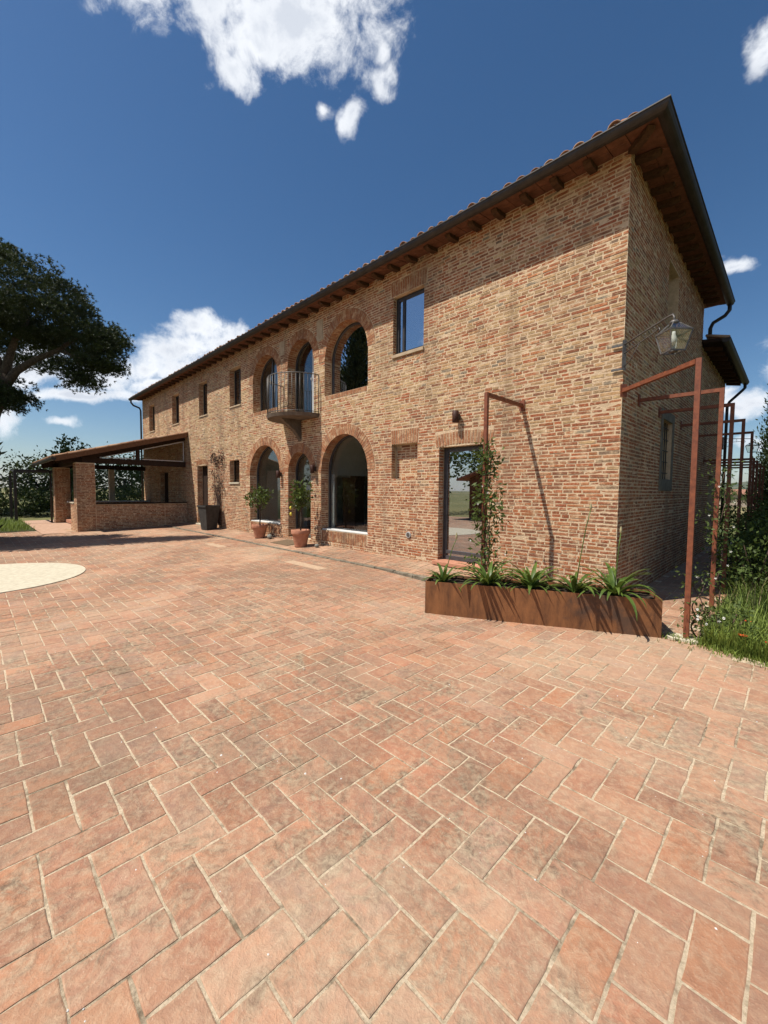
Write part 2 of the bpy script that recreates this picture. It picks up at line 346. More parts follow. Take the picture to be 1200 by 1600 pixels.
# ------------------------------------------------------------------ ground
def g(x, y):
    return .10*sstep((y+5.5)/4.5)*sstep((-1.2-x)/3.0)        # the court rises a little towards the house
mb = MB()
R_ = [0, 3, 8, 20, 45, 90, 200, 500, 1200, 3000, 8000, 16000]; nA = 48
for r0 in R_:
    for k in range(nA):
        a = 2*math.pi*k/nA; z = -.06 if r0 < 60 else -.06-min(6, (r0-60)*.03)
        mb.v.append((-8+r0*math.cos(a), -2+r0*math.sin(a), z))
for i in range(len(R_)-1):
    for k in range(nA): mb.f.append((i*nA+k, i*nA+(k+1) % nA, (i+1)*nA+(k+1) % nA, (i+1)*nA+k))
tag(mb.build('ground', 'ground'), kind='structure')

MOD = .16; PX0, PY0 = .578, -5.715
def in_court(x, y):
    if x < -17.9 or x > 5.2 or y < -14.5: return False
    if y < -.86: return y < -.97-.36*max(0, x-1.02) if x > 1.02 else True
    return 0.0 < x < 1.0 and y < 12.2 or (-1.75 < x <= 0.0 and y < 0.0)
mb = MB(); gx = np.arange(-18, 5.21, .2); gy = np.arange(-14.6, -.59, .2)
for j in gy:
    for i in gx: mb.v.append((i, j, g(i, j)-.0024))
nx = len(gx)
for j in range(len(gy)-1):
    for i in range(nx-1):
        x, y = gx[i]+.1, gy[j]+.1
        if x > 1.1 and y > -.75-.36*(x-1.02): continue
        mb.f.append((j*nx+i, j*nx+i+1, (j+1)*nx+i+1, (j+1)*nx+i))
mb.quad((-1.8, -.84, -.0016), (1.02, -.84, -.0016), (1.02, .0, -.0016), (-1.8, .0, -.0016)).quad((0, 0, -.0016), (1.02, 0, -.0016), (1.02, 12.2, -.0016), (0, 12.2, -.0016))
paving = tag(mb.build('courtyard_paving', 'grout'), 'terracotta herringbone paving of the courtyard', kind='structure')
CIR = Vector((-8.25, -6.4)); CIRR = 1.6
pavers = []
for ix in range(-118, 32):
    for iy in range(-58, 115):
        d = (ix-iy) % 4
        if d == 0: w_, h_ = 1, 2
        elif d == 1: w_, h_ = 2, 1
        else: continue
        x, y = PX0+ix*MOD, PY0+iy*MOD; cx, cy = x+w_*MOD/2, y+h_*MOD/2
        if not in_court(cx, cy) or (Vector((cx, cy))-CIR).length < CIRR-.12: continue
        pavers.append((x, y, w_*MOD, h_*MOD, cx, cy))
def pscore(p):
    v = Vector((p[4], p[5], 0))-CAM; dz = v.dot(CF)
    if dz < .25: return 0
    px, py = 600+FPX*v.dot(CR)/dz, 800-FPX*v.dot(CU)/dz
    if not (-60 < px < 1260 and 700 < py < 1680): return 0
    return p[2]*p[3]*CAM.z/dz**3
pavers.sort(key=pscore, reverse=True)
def paver_tint():
    k = random.random(); base = random.choice([(.40, .19, .115), (.36, .17, .105), (.42, .215, .13), (.36, .185, .12), (.44, .245, .155), (.41, .185, .10), (.31, .15, .095), (.39, .17, .10), (.34, .20, .14)])
    v = random.uniform(.70, 1.06); return tuple(c*v for c in base)
def add_paver(mb, p, fine):
    x, y, w_, h_, cx, cy = p; j = random.uniform(.0035, .0068); z = g(cx, cy)+random.uniform(-.0006, .0026); tx, ty = random.uniform(-.006, .006), random.uniform(-.006, .006)
    n = len(mb.v); tnt = paver_tint()
    if fine:                                             # worn outline
        ring = []; nl = 5 if w_ > h_ else 3; nh = 3 if w_ > h_ else 5; j += .0005
        x0, x1, y0, y1 = x+j, x+w_-j, y+j, y+h_-j
        for k in range(nl): ring.append((x0+(x1-x0)*k/nl, y0))
        for k in range(nh): ring.append((x1, y0+(y1-y0)*k/nh))
        for k in range(nl): ring.append((x1-(x1-x0)*k/nl, y1))
        for k in range(nh): ring.append((x0, y1-(y1-y0)*k/nh))
        ring = [(a+random.gauss(0, .0016), b+random.gauss(0, .0016)) for a, b in ring]
    else:
        ring = [(x+j, y+j), (x+w_-j, y+j), (x+w_-j, y+h_-j), (x+j, y+h_-j)]; ring = [(a+random.uniform(-.002, .002), b+random.uniform(-.002, .002)) for a, b in ring]
    m = len(ring); q = .965
    zz = lambda a, b: g(a, b)+(z-g(cx, cy))+tx*(a-cx)+ty*(b-cy)
    mb.v += [(a, b, zz(a, b)-.014) for a, b in ring]+[(a, b, zz(a, b)-.0018) for a, b in ring]
    c2 = .0042
    mb.v += [(a+(c2 if a < cx else -c2), b+(c2 if b < cy else -c2), zz(a, b)) for a, b in ring]
    for lv in (0, 1):
        for k in range(m): mb.f.append((n+lv*m+k, n+lv*m+(k+1) % m, n+(lv+1)*m+(k+1) % m, n+(lv+1)*m+k)); mb.t.append(tnt)
    mb.f.append(tuple(n+2*m+k for k in range(m))); mb.t.append(tnt)
for p in pavers[:300]:
    mb = MB(); add_paver(mb, p, True); link('paver', mb.mesh('paver', 'paver'), paving)
mb = MB()
for p in pavers[300:]: add_paver(mb, p, False)
tag(link('herringbone_pavers', mb.mesh('herringbone_pavers', 'paver'), paving), kind='stuff')
mb = MB(); n_ = 72
mb.v += [(CIR.x+(CIRR+.004*math.sin(k*3.1))*math.cos(2*math.pi*k/n_), CIR.y+CIRR*math.sin(2*math.pi*k/n_), -.01) for k in range(n_)]
mb.v += [(v[0], v[1], g(v[0], v[1])+.014) for v in mb.v]; mb.v.append((CIR.x, CIR.y, g(CIR.x, CIR.y)+.020))
for k in range(n_): mb.f += [(k, (k+1) % n_, n_+(k+1) % n_, n_+k), (n_+k, n_+(k+1) % n_, 2*n_)]
tag(mb.build('stone_disc', 'pale_stone'), 'pale round stone disc set flush in the herringbone paving', 'stone disc')
for k, (x0, x1, y0, y1, lb) in enumerate([(-9.7, -8.75, -1.86, -1.64, 'pale stone drain slab in the paving, before the left arched window'), (-5.75, -4.55, -1.78, -1.56, 'longer pale stone drain slab in the paving, before the right arched window')]):
    m2 = MB()
    zz = g((x0+x1)/2, y0); m2.cbox(x0, x1, y0, y1, zz-.03, zz+.006, .003); tag(m2.build('drain_slab', 'slab_stone'), lb, 'stone slab')

nd = 520; V = []; F = []
for k in range(nd):
    x, y = random.uniform(-7, 2.6), -1.2-random.uniform(0, 1)**.7*5.0; r = random.uniform(.0018, .0055)*(1.6 if random.random() < .06 else 1); z = g(x, y)+.001; n = len(V); a = random.uniform(0, 6)
    V += [(x+r*math.cos(a+t_)*random.uniform(.7, 1.3), y+r*math.sin(a+t_)*random.uniform(.7, 1.3), z-.001) for t_ in (0, 1.57, 3.14, 4.71)]+[(x+r*.2, y, z+r*.9)]; F += [(n, n+1, n+4), (n+1, n+2, n+4), (n+2, n+3, n+4), (n+3, n, n+4)]
tag(npmesh('grit', V, F, 'white_stone'), 'pale grit and chips scattered over the paving', kind='stuff')
# raised walkway along the house front
WZ0, WZ1, WY = .125, .195, -.84
mb = MB(); mb.hexa([(-22.6, WY, -.05), (-1.8, WY, -.05), (-1.8, 0, -.05), (-22.6, 0, -.05), (-22.6, WY, WZ0-.006), (-1.8, WY, WZ0-.006), (-1.8, 0, WZ1-.006), (-22.6, 0, WZ1-.006)])
walk = tag(mb.build('walkway', 'grout'), 'raised brick walkway along the foot of the house front', kind='structure')
mb = MB()
for ix in range(-142, -11):
    for iy in range(-1, 6):
        d = (ix-iy) % 4
        if d == 0: w_, h_ = 1, 2
        elif d == 1: w_, h_ = 2, 1
        else: continue
        x0, y0 = ix*MOD, WY+.004+iy*.137; x1, y1 = x0+w_*MOD, min(y0+h_*.137, -.012); y0 = max(y0, WY+.004)
        if x1 > -1.80 or x0 < -22.6 or y1-y0 < .03: continue
        n = len(mb.v); tnt = paver_tint(); zf = lambda y: WZ0+(WZ1-WZ0)*(y-WY)/(-WY)
        a = [(x0+.005, y0+.005), (x1-.005, y0+.005), (x1-.005, y1-.005), (x0+.005, y1-.005)]; dz = random.uniform(-.001, .003)
        mb.v += [(q[0], q[1], zf(q[1])-.012) for q in a]+[(q[0], q[1], zf(q[1])+dz) for q in a]
        for k in range(4): mb.f.append((n+k, n+(k+1) % 4, n+4+(k+1) % 4, n+4+k)); mb.t.append(tnt)
        mb.f.append((n+4, n+5, n+6, n+7)); mb.t.append(tnt)
tag(link('walkway_pavers', mb.mesh('walkway_pavers', 'paver'), walk), kind='stuff')
x = -22.6
while x < -1.85:
    l_ = min(random.uniform(.42, .6), -1.8-x)
    m2 = MB(); m2.cbox(x+.004, x+l_-.004, WY-.085+random.uniform(-.006, .006), WY-.002, -.03, .128+random.uniform(-.008, .006), .008); m2.build('kerb_stone', 'kerb', walk); x += l_

# ------------------------------------------------------------------ the farmhouse
from mathutils import noise as mn
XL, YB, ZT = -22.2, 6.2, 6.17                    # left end, back, wall top
house = empty('brick_farmhouse', (0, 0, 0), 0, 'long two-storey brick farmhouse with arched openings and overhanging tiled eaves', 'house')
CH = .0545
# openings: kind, x0, x1, z0, z1 (spring for arches), reveal depth
OPEN = {
 'win_big': ('rect', -4.36, -3.55, 4.42, 5.60, .14),
 'arch_ur': ('arch', -6.73, -5.15, 3.95, 4.80, .27),
 'arch_um': ('arch', -8.45, -7.21, 3.60, 5.00, .30),
 'arch_ul': ('arch', -10.45, -8.97, 4.00, 4.88, .30),
 'arch_lr': ('arch', -6.88, -5.13, .58, 2.07, .28),
 'arch_lm': ('arch', -8.43, -7.35, .27, 2.09, .28),
 'arch_ll': ('arch', -10.70, -8.87, .58, 2.03, .28),
 'niche': ('rect', -4.37, -3.67, 1.85, 2.56, .16),
 'door': ('rect', -3.11, -2.06, .27, 2.42, .20),
 'w1': ('rect', -21.1, -20.25, 4.4, 5.65, .22), 'w2': ('rect', -17.8, -16.95, 4.4, 5.65, .22), 'w3': ('rect', -14.78, -14.0, 4.4, 5.65, .22), 'w4': ('rect', -12.1, -11.28, 4.4, 5.65, .22),
 'ldoor': ('rect', -15.05, -14.05, .24, 2.49, .26), 'small': ('rect', -12.15, -11.44, 1.83, 2.58, .2), 'pdoor': ('rect', -19.6, -18.5, .2, 2.35, .25)}
RING = .25
LINT = {'win_big': (.08, .31), 'niche': (.03, .31), 'door': (.10, .28), 'ldoor': (.06, .25)}     # side overlap, height of brick lintels
def outline(k, grow=0.0, segs=22):
    kind, x0, x1, z0, z1, dp = OPEN[k]; x0 -= grow; x1 += grow
    if kind == 'rect': return [(x0, z0-grow), (x1, z0-grow), (x1, z1+grow), (x0, z1+grow)]
    r, c = (x1-x0)/2, (x0+x1)/2
    return [(x0, z0-grow), (x1, z0-grow)]+[(c+r*math.cos(math.pi*i/segs), z1+r*math.sin(math.pi*i/segs)) for i in range(segs+1)]
def holed(mb, outer, holes, f):                   # flat sheet with holes
    loops = [[Vector((p[0], p[1], 0)) for p in outer]]+[[Vector((p[0], p[1], 0)) for p in h] for h in holes]
    tri = tessellate_polygon(loops); flat = [p for l_ in loops for p in l_]; n = len(mb.v)
    mb.v += [tuple(f(p.x, p.y)) for p in flat]; mb.f += [tuple(n+i for i in t_) for t_ in tri]
mb = MB(); holes = [outline(k, .010) for k in OPEN]
holed(mb, [(XL, -.05), (0, -.05), (0, ZT), (XL, ZT)], holes, lambda a, b: (a, 0, b))
for k, h in zip(OPEN, holes):
    dp = OPEN[k][5]
    for i in range(len(h)): p, q = h[i], h[(i+1) % len(h)]; mb.quad((p[0], 0, p[1]), (q[0], 0, q[1]), (q[0], dp, q[1]), (p[0], dp, p[1]))
p = outline('niche', .01); mb.quad(*[(a, .16, b) for a, b in p])
fwall = mb.build('wall', 'mortar', house, fix=False); fwall['label'] = 'sunlit front wall of weathered brick'
mb = MB()                                         # inner skin of the front wall
holed(mb, [(XL+.4, -.04), (-.4, -.04), (-.4, 6.1), (XL+.4, 6.1)], [outline(k, .03) for k in OPEN if k != 'niche'], lambda a, b: (a, .42, b))
mb.build('inner_wall', 'plaster', house, fix=False)
# side walls, back, with the two side windows
SW = {'s1': (2.45, 3.25, 1.85, 2.92), 's2': (2.45, 3.30, 4.5, 5.7), 'sd': (8.2, 9.1, .02, 2.1)}
mb = MB(); rect = lambda k: [(SW[k][0], SW[k][2]), (SW[k][1], SW[k][2]), (SW[k][1], SW[k][3]), (SW[k][0], SW[k][3])]
holed(mb, [(0, -.05), (10.8, -.05), (10.8, 5.12), (YB, 5.12), (YB, ZT), (0, ZT)], [rect(k) for k in SW], lambda a, b: (0, a, b))
for k in SW:
    h = rect(k)
    for i in range(4): p, q = h[i], h[(i+1) % 4]; mb.quad((0, p[0], p[1]), (0, q[0], q[1]), (-.25, q[0], q[1]), (-.25, p[0], p[1]))
swall = mb.build('wall', 'mortar', house, fix=False); swall['label'] = 'shaded end wall of weathered brick'
mb = MB(); mb.box(XL, XL+.4, .01, YB-.4, -.05, 6.1); mb.box(XL, -8.7, YB-.39, YB, -.05, 6.15); mb.box(-7.2, -.41, YB-.39, YB, -.05, 6.15); mb.box(-8.7, -7.2, YB-.39, YB, 2.5, 6.15); mb.box(-5.0, -.02, 10.4, 10.78, -.05, 5.1); mb.box(-5.0, -4.6, YB+.01, 10.39, -.05, 5.1)
mb.build('rear_wall', 'mortar', house)

# bricks
BR = []                                            # O, U, V, N, u0, u1, v0, v1, tint, parent
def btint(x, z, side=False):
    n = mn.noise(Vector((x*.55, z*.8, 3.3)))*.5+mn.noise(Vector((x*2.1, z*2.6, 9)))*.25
    y = .06+.42*sstep((z-2.3)/.9)*sstep((5.2-z)/.4)+n*.75+(.12 if x < -10 else 0)-.14*sstep((1.5-z)/1.2)  # yellow weathered band; its upper cut puts the eave's shade into the tint
    if side: y -= .10  # end wall's shade put into its tint: fewer yellow bricks
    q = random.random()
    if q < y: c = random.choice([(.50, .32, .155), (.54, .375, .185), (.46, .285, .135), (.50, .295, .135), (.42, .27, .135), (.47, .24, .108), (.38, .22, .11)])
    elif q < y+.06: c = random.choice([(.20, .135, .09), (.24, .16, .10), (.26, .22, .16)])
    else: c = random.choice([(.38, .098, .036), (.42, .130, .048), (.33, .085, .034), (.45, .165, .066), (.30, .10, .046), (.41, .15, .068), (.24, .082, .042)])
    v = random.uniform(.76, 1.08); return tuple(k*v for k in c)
def course(O, U, V, Nn, a, b, v, parent, tf, ch=CH):
    u = a
    while u < b-.03:
        L = random.choice([.255, .25, .24, .125, .13, .12, .19, .15]); L = min(L, b-u)
        if b-(u+L) < .07: L = b-u
        j = lambda s_=.0028: random.uniform(-s_, s_)
        BR.append((O, U, V, Nn, u+.008+j(), u+L-.007+j(), v+.0075+j(.0032), v+ch-.0065+j(.0032), tf(u+L/2, v), parent)); u += L
def facade_cut(zc):
    cuts = []
    for k, (kind, x0, x1, z0, z1, dp) in OPEN.items():
        if kind == 'arch':
            c, r = (x0+x1)/2, (x1-x0)/2
            if z0 < zc <= z1: cuts.append((x0, x1))
            elif z1 < zc < z1+r+RING: hw = math.sqrt((r+RING)**2-(zc-z1)**2); cuts.append((c-hw, c+hw))
            elif z0-.26 < zc <= z0 and k in ('arch_lr', 'arch_ll'): cuts.append((x0, x1))
            elif z0-.12 < zc <= z0 and k in ('arch_ur', 'arch_ul'): cuts.append((x0, x1))
        else:
            if z0 < zc < z1: cuts.append((x0, x1))
            if k in LINT and z1 <= zc < z1+LINT[k][1]: cuts.append((x0-LINT[k][0], x1+LINT[k][0]))
            if k in ('win_big', 'w1', 'w2', 'w3', 'w4', 'small') and z0-.07 < zc <= z0: cuts.append((x0-.03, x1+.03))
    for a, b, c0, c1 in PATCH:
        if c0 < zc < c1: cuts.append((a, b))
    cuts.sort(); return cuts
PATCH = [(-8.86, -8.60, 5.40, 5.80), (-7.06, -6.80, 5.38, 5.86)]
X_, Y_, Z_ = Vector((1, 0, 0)), Vector((0, 1, 0)), Vector((0, 0, 1))
nrow = int(ZT/CH)
for i in range(nrow):
    z = i*CH; u = XL; zc = z+CH/2
    off = random.uniform(-.004, .004)
    for a, b in facade_cut(zc)+[(.004+random.uniform(-.006, .007), 9)]:
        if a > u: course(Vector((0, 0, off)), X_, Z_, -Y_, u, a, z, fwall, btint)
        u = max(u, b)
    # end wall
    cuts = [(y0-(.13 if k == 's1' else 0), y1+(.13 if k == 's1' else 0)) for k, (y0, y1, z0, z1) in SW.items() if (z0-(.22 if k == 's1' else 0)) < zc < (z1+(.2 if k == 's1' else 0))]
    u = random.uniform(-.005, .004)
    for a, b in sorted(cuts)+[(10.8 if z < 5.06 else YB, 99)]:
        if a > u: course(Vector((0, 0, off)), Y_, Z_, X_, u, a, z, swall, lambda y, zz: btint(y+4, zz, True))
        u = max(u, b)
for k, (kind, x0, x1, z0, z1, dp) in OPEN.items():     # jamb bricks
    n = int((z1-z0)/CH)
    for i in range(n+1):
        z = z0+i*CH
        if z+CH > z1+.01: break
        course(Vector((x0-.010, 0, 0)), Y_, Z_, X_, .004, dp-.05, z, fwall, lambda u, v: btint(-3, 1.2))
        course(Vector((x1+.010, 0, 0)), Y_, Z_, -X_, .004, dp-.05, z, fwall, lambda u, v: btint(-3, 1.2))
for i in range(13):                                     # back of the blind niche
    course(Vector((0, .16, 0)), X_, Z_, -Y_, -4.37, -3.67, 1.85+i*CH, fwall, btint)
def add_brick(mb, rec):
    O, U, V, Nn, u0, u1, v0, v1, tnt, par = rec; d = random.uniform(.0005, .0050); c = .0035; n = len(mb.v)
    j = lambda s_=.0042: random.uniform(-s_, s_)
    P = lambda u, v, h: O+U*u+V*v+Nn*h
    B = [(u0, v0), (u1, v0), (u1, v1), (u0, v1)]; F = [(u0+c+j(), v0+c+j()), (u1-c+j(), v0+c+j()), (u1-c+j(), v1-c+j()), (u0+c+j(), v1-c+j())]
    mb.v += [tuple(P(*q, -.006)) for q in B]+[tuple(P(*q, d+j(.002))) for q in F]
    flip = U.cross(V).dot(Nn) < 0
    for f in [(4, 5, 6, 7), (0, 1, 5, 4), (1, 2, 6, 5), (2, 3, 7, 6), (3, 0, 4, 7)]:
        mb.f.append(tuple(n+i for i in (f[::-1] if flip else f))); mb.t.append(tnt)
def bscore(rec):
    O, U, V, Nn, u0, u1, v0, v1 = rec[:8]; c = O+U*((u0+u1)/2)+V*((v0+v1)/2); d = c-CAM; dz = d.dot(CF)
    if dz < 1 or (c.z < .32 and c.x > -1.9 and c.y < .1): return 0
    px = 600+FPX*d.dot(CR)/dz
    if not 0 < px < 1200: return 0
    return (u1-u0)*(v1-v0)*max(0, -d.dot(Nn))/dz**3
def flush_bricks():
    BR.sort(key=bscore, reverse=True); rest = {}
    for rec in BR[:300]:
        mb = MB(); add_brick(mb, rec); link('brick', mb.mesh('brick', 'brick'), rec[9])
    for rec in BR[300:]: add_brick(rest.setdefault(rec[9].name, (MB(), rec[9]))[0], rec)
    for mb, par in rest.values(): tag(link('brickwork', mb.mesh('brickwork', 'brick'), par), kind='stuff')
# arch rings: one wedge brick turned round the centre
for k, (kind, x0, x1, z0, z1, dp) in OPEN.items():
    if kind != 'arch': continue
    r, c = (x1-x0)/2, (x0+x1)/2; n = int(round(math.pi*(r+.1)/.066)); da = math.pi/n; w0 = da*.5-.0055/(r+.05)
    mb = MB(); r0, r1 = r-.004, r+RING-.008
    P = lambda rr, a, y: (rr*math.sin(a), y, rr*math.cos(a))
    w1 = da*.5-.0055/(r+.25)
    mb.hexa([P(r0, -w0, dp-.06), P(r0, w0, dp-.06), P(r1, w1, dp-.06), P(r1, -w1, dp-.06), P(r0, -w0, -.008), P(r0, w0, -.008), P(r1, w1, -.008), P(r1, -w1, -.008)])
    me = mb.mesh('arch_brick', 'arch_brick')
    for i in range(n):
        a = -math.pi/2+da*(i+.5); link('arch_brick', me, fwall, (c, random.uniform(-.003, .003), z1), (0, a+random.uniform(-.006, .006), 0))
def soldier(x0, x1, z0, z1, y, segm=0.0, fan=.22):            # row of upright bricks, optionally bowed
    n = int(round((x1-x0)/.064)); c = (x0+x1)/2; wd = (x1-x0)/n
    mb = MB(); mb.box(-wd/2+.007, wd/2-.007, -.007, .10, 0, z1-z0-.01); me = mb.mesh('lintel_brick', 'arch_brick')
    for i in range(n):
        x = x0+wd*(i+.5); q = (x-c)/((x1-x0)/2); link('lintel_brick', me, fwall, (x, y+random.uniform(-.003, .003), z0+segm*(1-q*q)), (0, fan*q+random.uniform(-.01, .01), 0))
soldier(-4.42, -3.49, 5.625, 5.92, 0, 0, .10); soldier(-4.39, -3.65, 2.575, 2.87, 0, 0, .06); soldier(-3.19, -1.98, 2.425, 2.66, 0, .045, .20); soldier(-15.11, -13.99, 2.50, 2.70, 0, .05, .2)
soldier(-6.86, -5.15, .315, .575, 0, 0, 0); soldier(-10.68, -8.89, .315, .575, 0, 0, 0); soldier(-6.71, -5.17, 3.835, 3.945, 0, 0, 0); soldier(-10.43, -8.99, 3.885, 3.995, 0, 0, 0)
for a, b, c0, c1 in PATCH:
    q = lambda: random.uniform(-.02, .02)
    mb = MB(); mb.prism([(a+q(), c0+q()), ((a+b)/2, c0-.03+q()), (b+q(), c0+q()), (b+q(), (c0+c1)/2), (b+q(), c1+q()), (a+q(), c1+q()), (a+q(), (c0+c1)/2)], lambda p: (p[0], .02, p[1]), lambda p: (p[0], -.010, p[1])); mb.build('plaster_patch', 'old_plaster', house)

# windows and doors
def glazed(k, gl, fm='frame_metal', fw=.055, name='window', mull=(), trans=(), y=None):
    kind, x0, x1, z0, z1, dp = OPEN[k]; y = dp-.045 if y is None else y; p0 = outline(k, -.001); p1 = outline(k, -fw)
    wnd = empty(name, ((x0+x1)/2, y, z0)); wnd.parent = house; ox, oz = (x0+x1)/2, z0
    mb = MB(); n = len(p0)
    for i in range(n):
        j = (i+1) % n; A, B, C, D = p0[i], p0[j], p1[j], p1[i]
        L = lambda p, yy: (p[0]-ox, yy, p[1]-oz)
        mb.quad(L(A, 0), L(B, 0), L(C, 0), L(D, 0)).quad(L(D, 0), L(C, 0), L(C, .05), L(D, .05)).quad(L(A, .05), L(B, .05), L(C, .05), L(D, .05)).quad(L(A, 0), L(B, 0), L(B, .05), L(A, .05))
    mb.build('frame', fm, wnd)
    top = max(q[1] for q in p1)
    for xm in mull:
        m2 = MB(); zt = top if kind == 'rect' else z1+math.sqrt(max(0, ((x1-x0)/2-fw)**2-(xm-(x0+x1)/2)**2)); m2.box(xm-ox-.028, xm-ox+.028, -.004, .054, p1[0][1]-oz, zt-oz); m2.build('mullion', fm, wnd)
    for zm in trans:
        m2 = MB(); m2.box(x0-ox+fw, x1-ox-fw, -.002, .052, zm-oz-.03, zm-oz+.03); m2.build('transom', fm, wnd)
    m2 = MB(); m2.prism([(a-ox, b-oz) for a, b in p1], lambda p: (p[0], .030, p[1]), lambda p: (p[0], .022, p[1])); m2.build('pane', gl, wnd)
    return wnd
def sill(wnd, x0, x1, z, y0, y1, m_, h=.06):
    mb = MB(); l_ = wnd.location; mb.cbox(x0-l_.x, x1-l_.x, y0-l_.y, y1-l_.y, z-h-l_.z, z-l_.z, .005); mb.build('sill', m_, wnd)
wd_ = glazed('win_big', 'glass_mirror', 'dark_metal', .07, mull=(-4.16,)); sill(wd_, -4.385, -3.525, 4.418, -.035, .13, 'old_plaster', .065)
glazed('arch_ur', 'glass_mirror', 'frame_metal', .05)
wd_ = glazed('arch_um', 'glass_clear', 'frame_metal', .05, 'balcony_door')
l_ = wd_.location; m2 = MB(); m2.box(-7.56-l_.x, -7.49-l_.x, -.05, -.005, .06, 1.95); m2.build('door_stile', 'light_frame', wd_); m2 = MB(); m2.box(-7.60-l_.x, -7.55-l_.x, -.075, -.052, .95, 1.0); m2.build('handle', 'light_frame', wd_)
glazed('arch_ul', 'glass_clear', 'frame_metal', .05, mull=(-9.71,))
wd_ = glazed('arch_lr', 'glass_clear', 'frame_metal', .045); sill(wd_, -6.87, -5.14, .605, .02, .28, 'white_stone', .028)
l_ = wd_.location; m2 = MB(); m2.box(-6.80-l_.x, -6.69-l_.x, .035, .075, .62-l_.z, 2.0-l_.z); m2.build('shutter_panel', 'light_frame', wd_)
wd_ = glazed('arch_ll', 'glass_clear', 'frame_metal', .045); sill(wd_, -10.69, -8.88, .605, .02, .28, 'white_stone', .028)
glazed('arch_lm', 'glass_clear', 'frame_metal', .05, 'glazed_door')
wd_ = glazed('door', 'glass_mirror', 'frame_metal', .075, 'glazed_door', trans=(.42,)); sill(wd_, -3.14, -2.02, .268, -.16, .19, 'terracotta', .07)
for k in ('w1', 'w2', 'w3', 'w4'):
    wd_ = glazed(k, 'glass_dark', 'dark_metal', .06, mull=((OPEN[k][1]+OPEN[k][2])/2,) if k == 'w4' else ()); sill(wd_, OPEN[k][1]-.02, OPEN[k][2]+.02, 4.398, -.03, .17, 'old_plaster', .05)
wd_ = glazed('small', 'glass_dark', 'dark_wood', .05); sill(wd_, -12.17, -11.42, 1.828, -.04, .15, 'pale_stone', .05)
for k in ('ldoor', 'pdoor'):
    kind, x0, x1, z0, z1, dp = OPEN[k]; d_ = empty('door', ((x0+x1)/2, dp-.06, z0)); d_.parent = house; hw = (x1-x0)/2-.012; hh = z1-z0-.012
    nb = 6
    for i in range(nb): m2 = MB(); m2.cbox(-hw+2*hw*i/nb+.003, -hw+2*hw*(i+1)/nb-.003, 0, .05, .01, hh, .004); m2.build('board', 'dark_wood', d_)
    m2 = MB(); m2.cbox(-hw, hw, -.30, .06, -.05, .008, .004); m2.build('threshold', 'pale_stone', d_)
# end wall windows
w_s = empty('window', (-.16, 2.85, 1.85)); w_s.parent = house
m2 = MB(); m2.box(-.03, .0, -.40, .40, 0, 1.07); m2.build('pane', 'glass_dark', w_s)
for (a, b, c0, c1) in ((-.53, -.40, -.22, 1.25), (.40, .53, -.22, 1.25), (-.40, .40, -.22, .0), (-.40, .40, 1.07, 1.25)):
    m2 = MB(); m2.cbox(.0, .178, a+.001, b-.001, c0+.001, c1-.001, .008); m2.build('stone_surround', 'old_stone', w_s)
for i in range(5): m2 = MB(); m2.tube([(.09, -.32+.16*i, 0), (.09, -.32+.16*i, 1.07)], .009, 6); m2.build('grille_bar', 'dark_metal', w_s)
for i in range(5): m2 = MB(); m2.tube([(.105, -.40, .12+.21*i), (.105, .40, .12+.21*i)], .008, 6); m2.build('grille_bar', 'dark_metal', w_s)
w_s = empty('window', (-.2, 2.875, 4.5)); w_s.parent = house
m2 = MB(); m2.box(-.03, 0, -.36, .36, .07, 1.13); m2.build('pane', 'glass_dark', w_s)
m2 = MB()
for a, b, c0, c1 in ((-.42, -.36, .0, 1.2), (.36, .42, .0, 1.2), (-.36, .36, 0, .07), (-.36, .36, 1.13, 1.2), (-.03, .03, .07, 1.13)): m2.box(-.04, .01, a, b, c0, c1)
m2.build('frame', 'dark_wood', w_s)
d_ = empty('door', (-.2, 8.65, .02)); d_.parent = house
for i in range(5): m2 = MB(); m2.cbox(-.03, .0, -.45+.18*i+.003, -.27+.18*i-.003, 0, 2.08, .004); m2.build('board', 'dark_wood', d_)
# rooms behind the glass
mb = MB(); mb.box(XL+.4, -.4, .43, YB-.42, .12, .2); mb.build('floor', 'dark_floor', house)
mb = MB(); mb.box(XL+.41, -.41, .43, YB-.43, 3.36, 3.54); mb.build('upper_floor', 'plaster', house)
mb = MB(); mb.box(XL+.41, -.41, .43, YB-.43, 6.02, 6.08); mb.build('ceiling', 'dark_wood', house)
mb = MB()
for x in (-4.75, -11.2, -16.0): MB().box(x-.1, x+.1, .43, YB-.43, .21, 3.35).build('partition', 'plaster', house)
for x in (-4.95, -11.0, -15.8): MB().box(x-.1, x+.1, .43, YB-.43, 3.55, 6.01).build('partition', 'plaster', house)
mb = MB()                                          # vaulted front room: one barrel bay behind each arch
BAY = [(-11.08, -8.62), (-8.62, -7.14), (-7.14, -4.87)]
for x0, x1 in BAY:
    c, hw = (x0+x1)/2, (x1-x0)/2; q = lambda a: (c-hw*math.cos(a), 2.0+min(hw*1.05, 1.25)*math.sin(a))
    for i in range(18): (xa, za), (xb, zb) = q(math.pi*i/18), q(math.pi*(i+1)/18); mb.quad((xa, .43, za), (xa, 2.46, za), (xb, 2.46, zb), (xb, .43, zb))
mb.build('vault', 'plaster', house, fix=False)
mb = MB()
hs = [[(c-r_, .21), (c+r_, .21)]+[(c+r_*math.cos(math.pi*i/16), 1.75+r_*math.sin(math.pi*i/16)) for i in range(17)] for c, r_ in ((-9.85, .85), (-7.88, .5), (-6.0, .8))]
holed(mb, [(-11.08, .205), (-4.87, .205), (-4.87, 3.3), (-11.08, 3.3)], hs, lambda a, b: (a, 2.45, b))
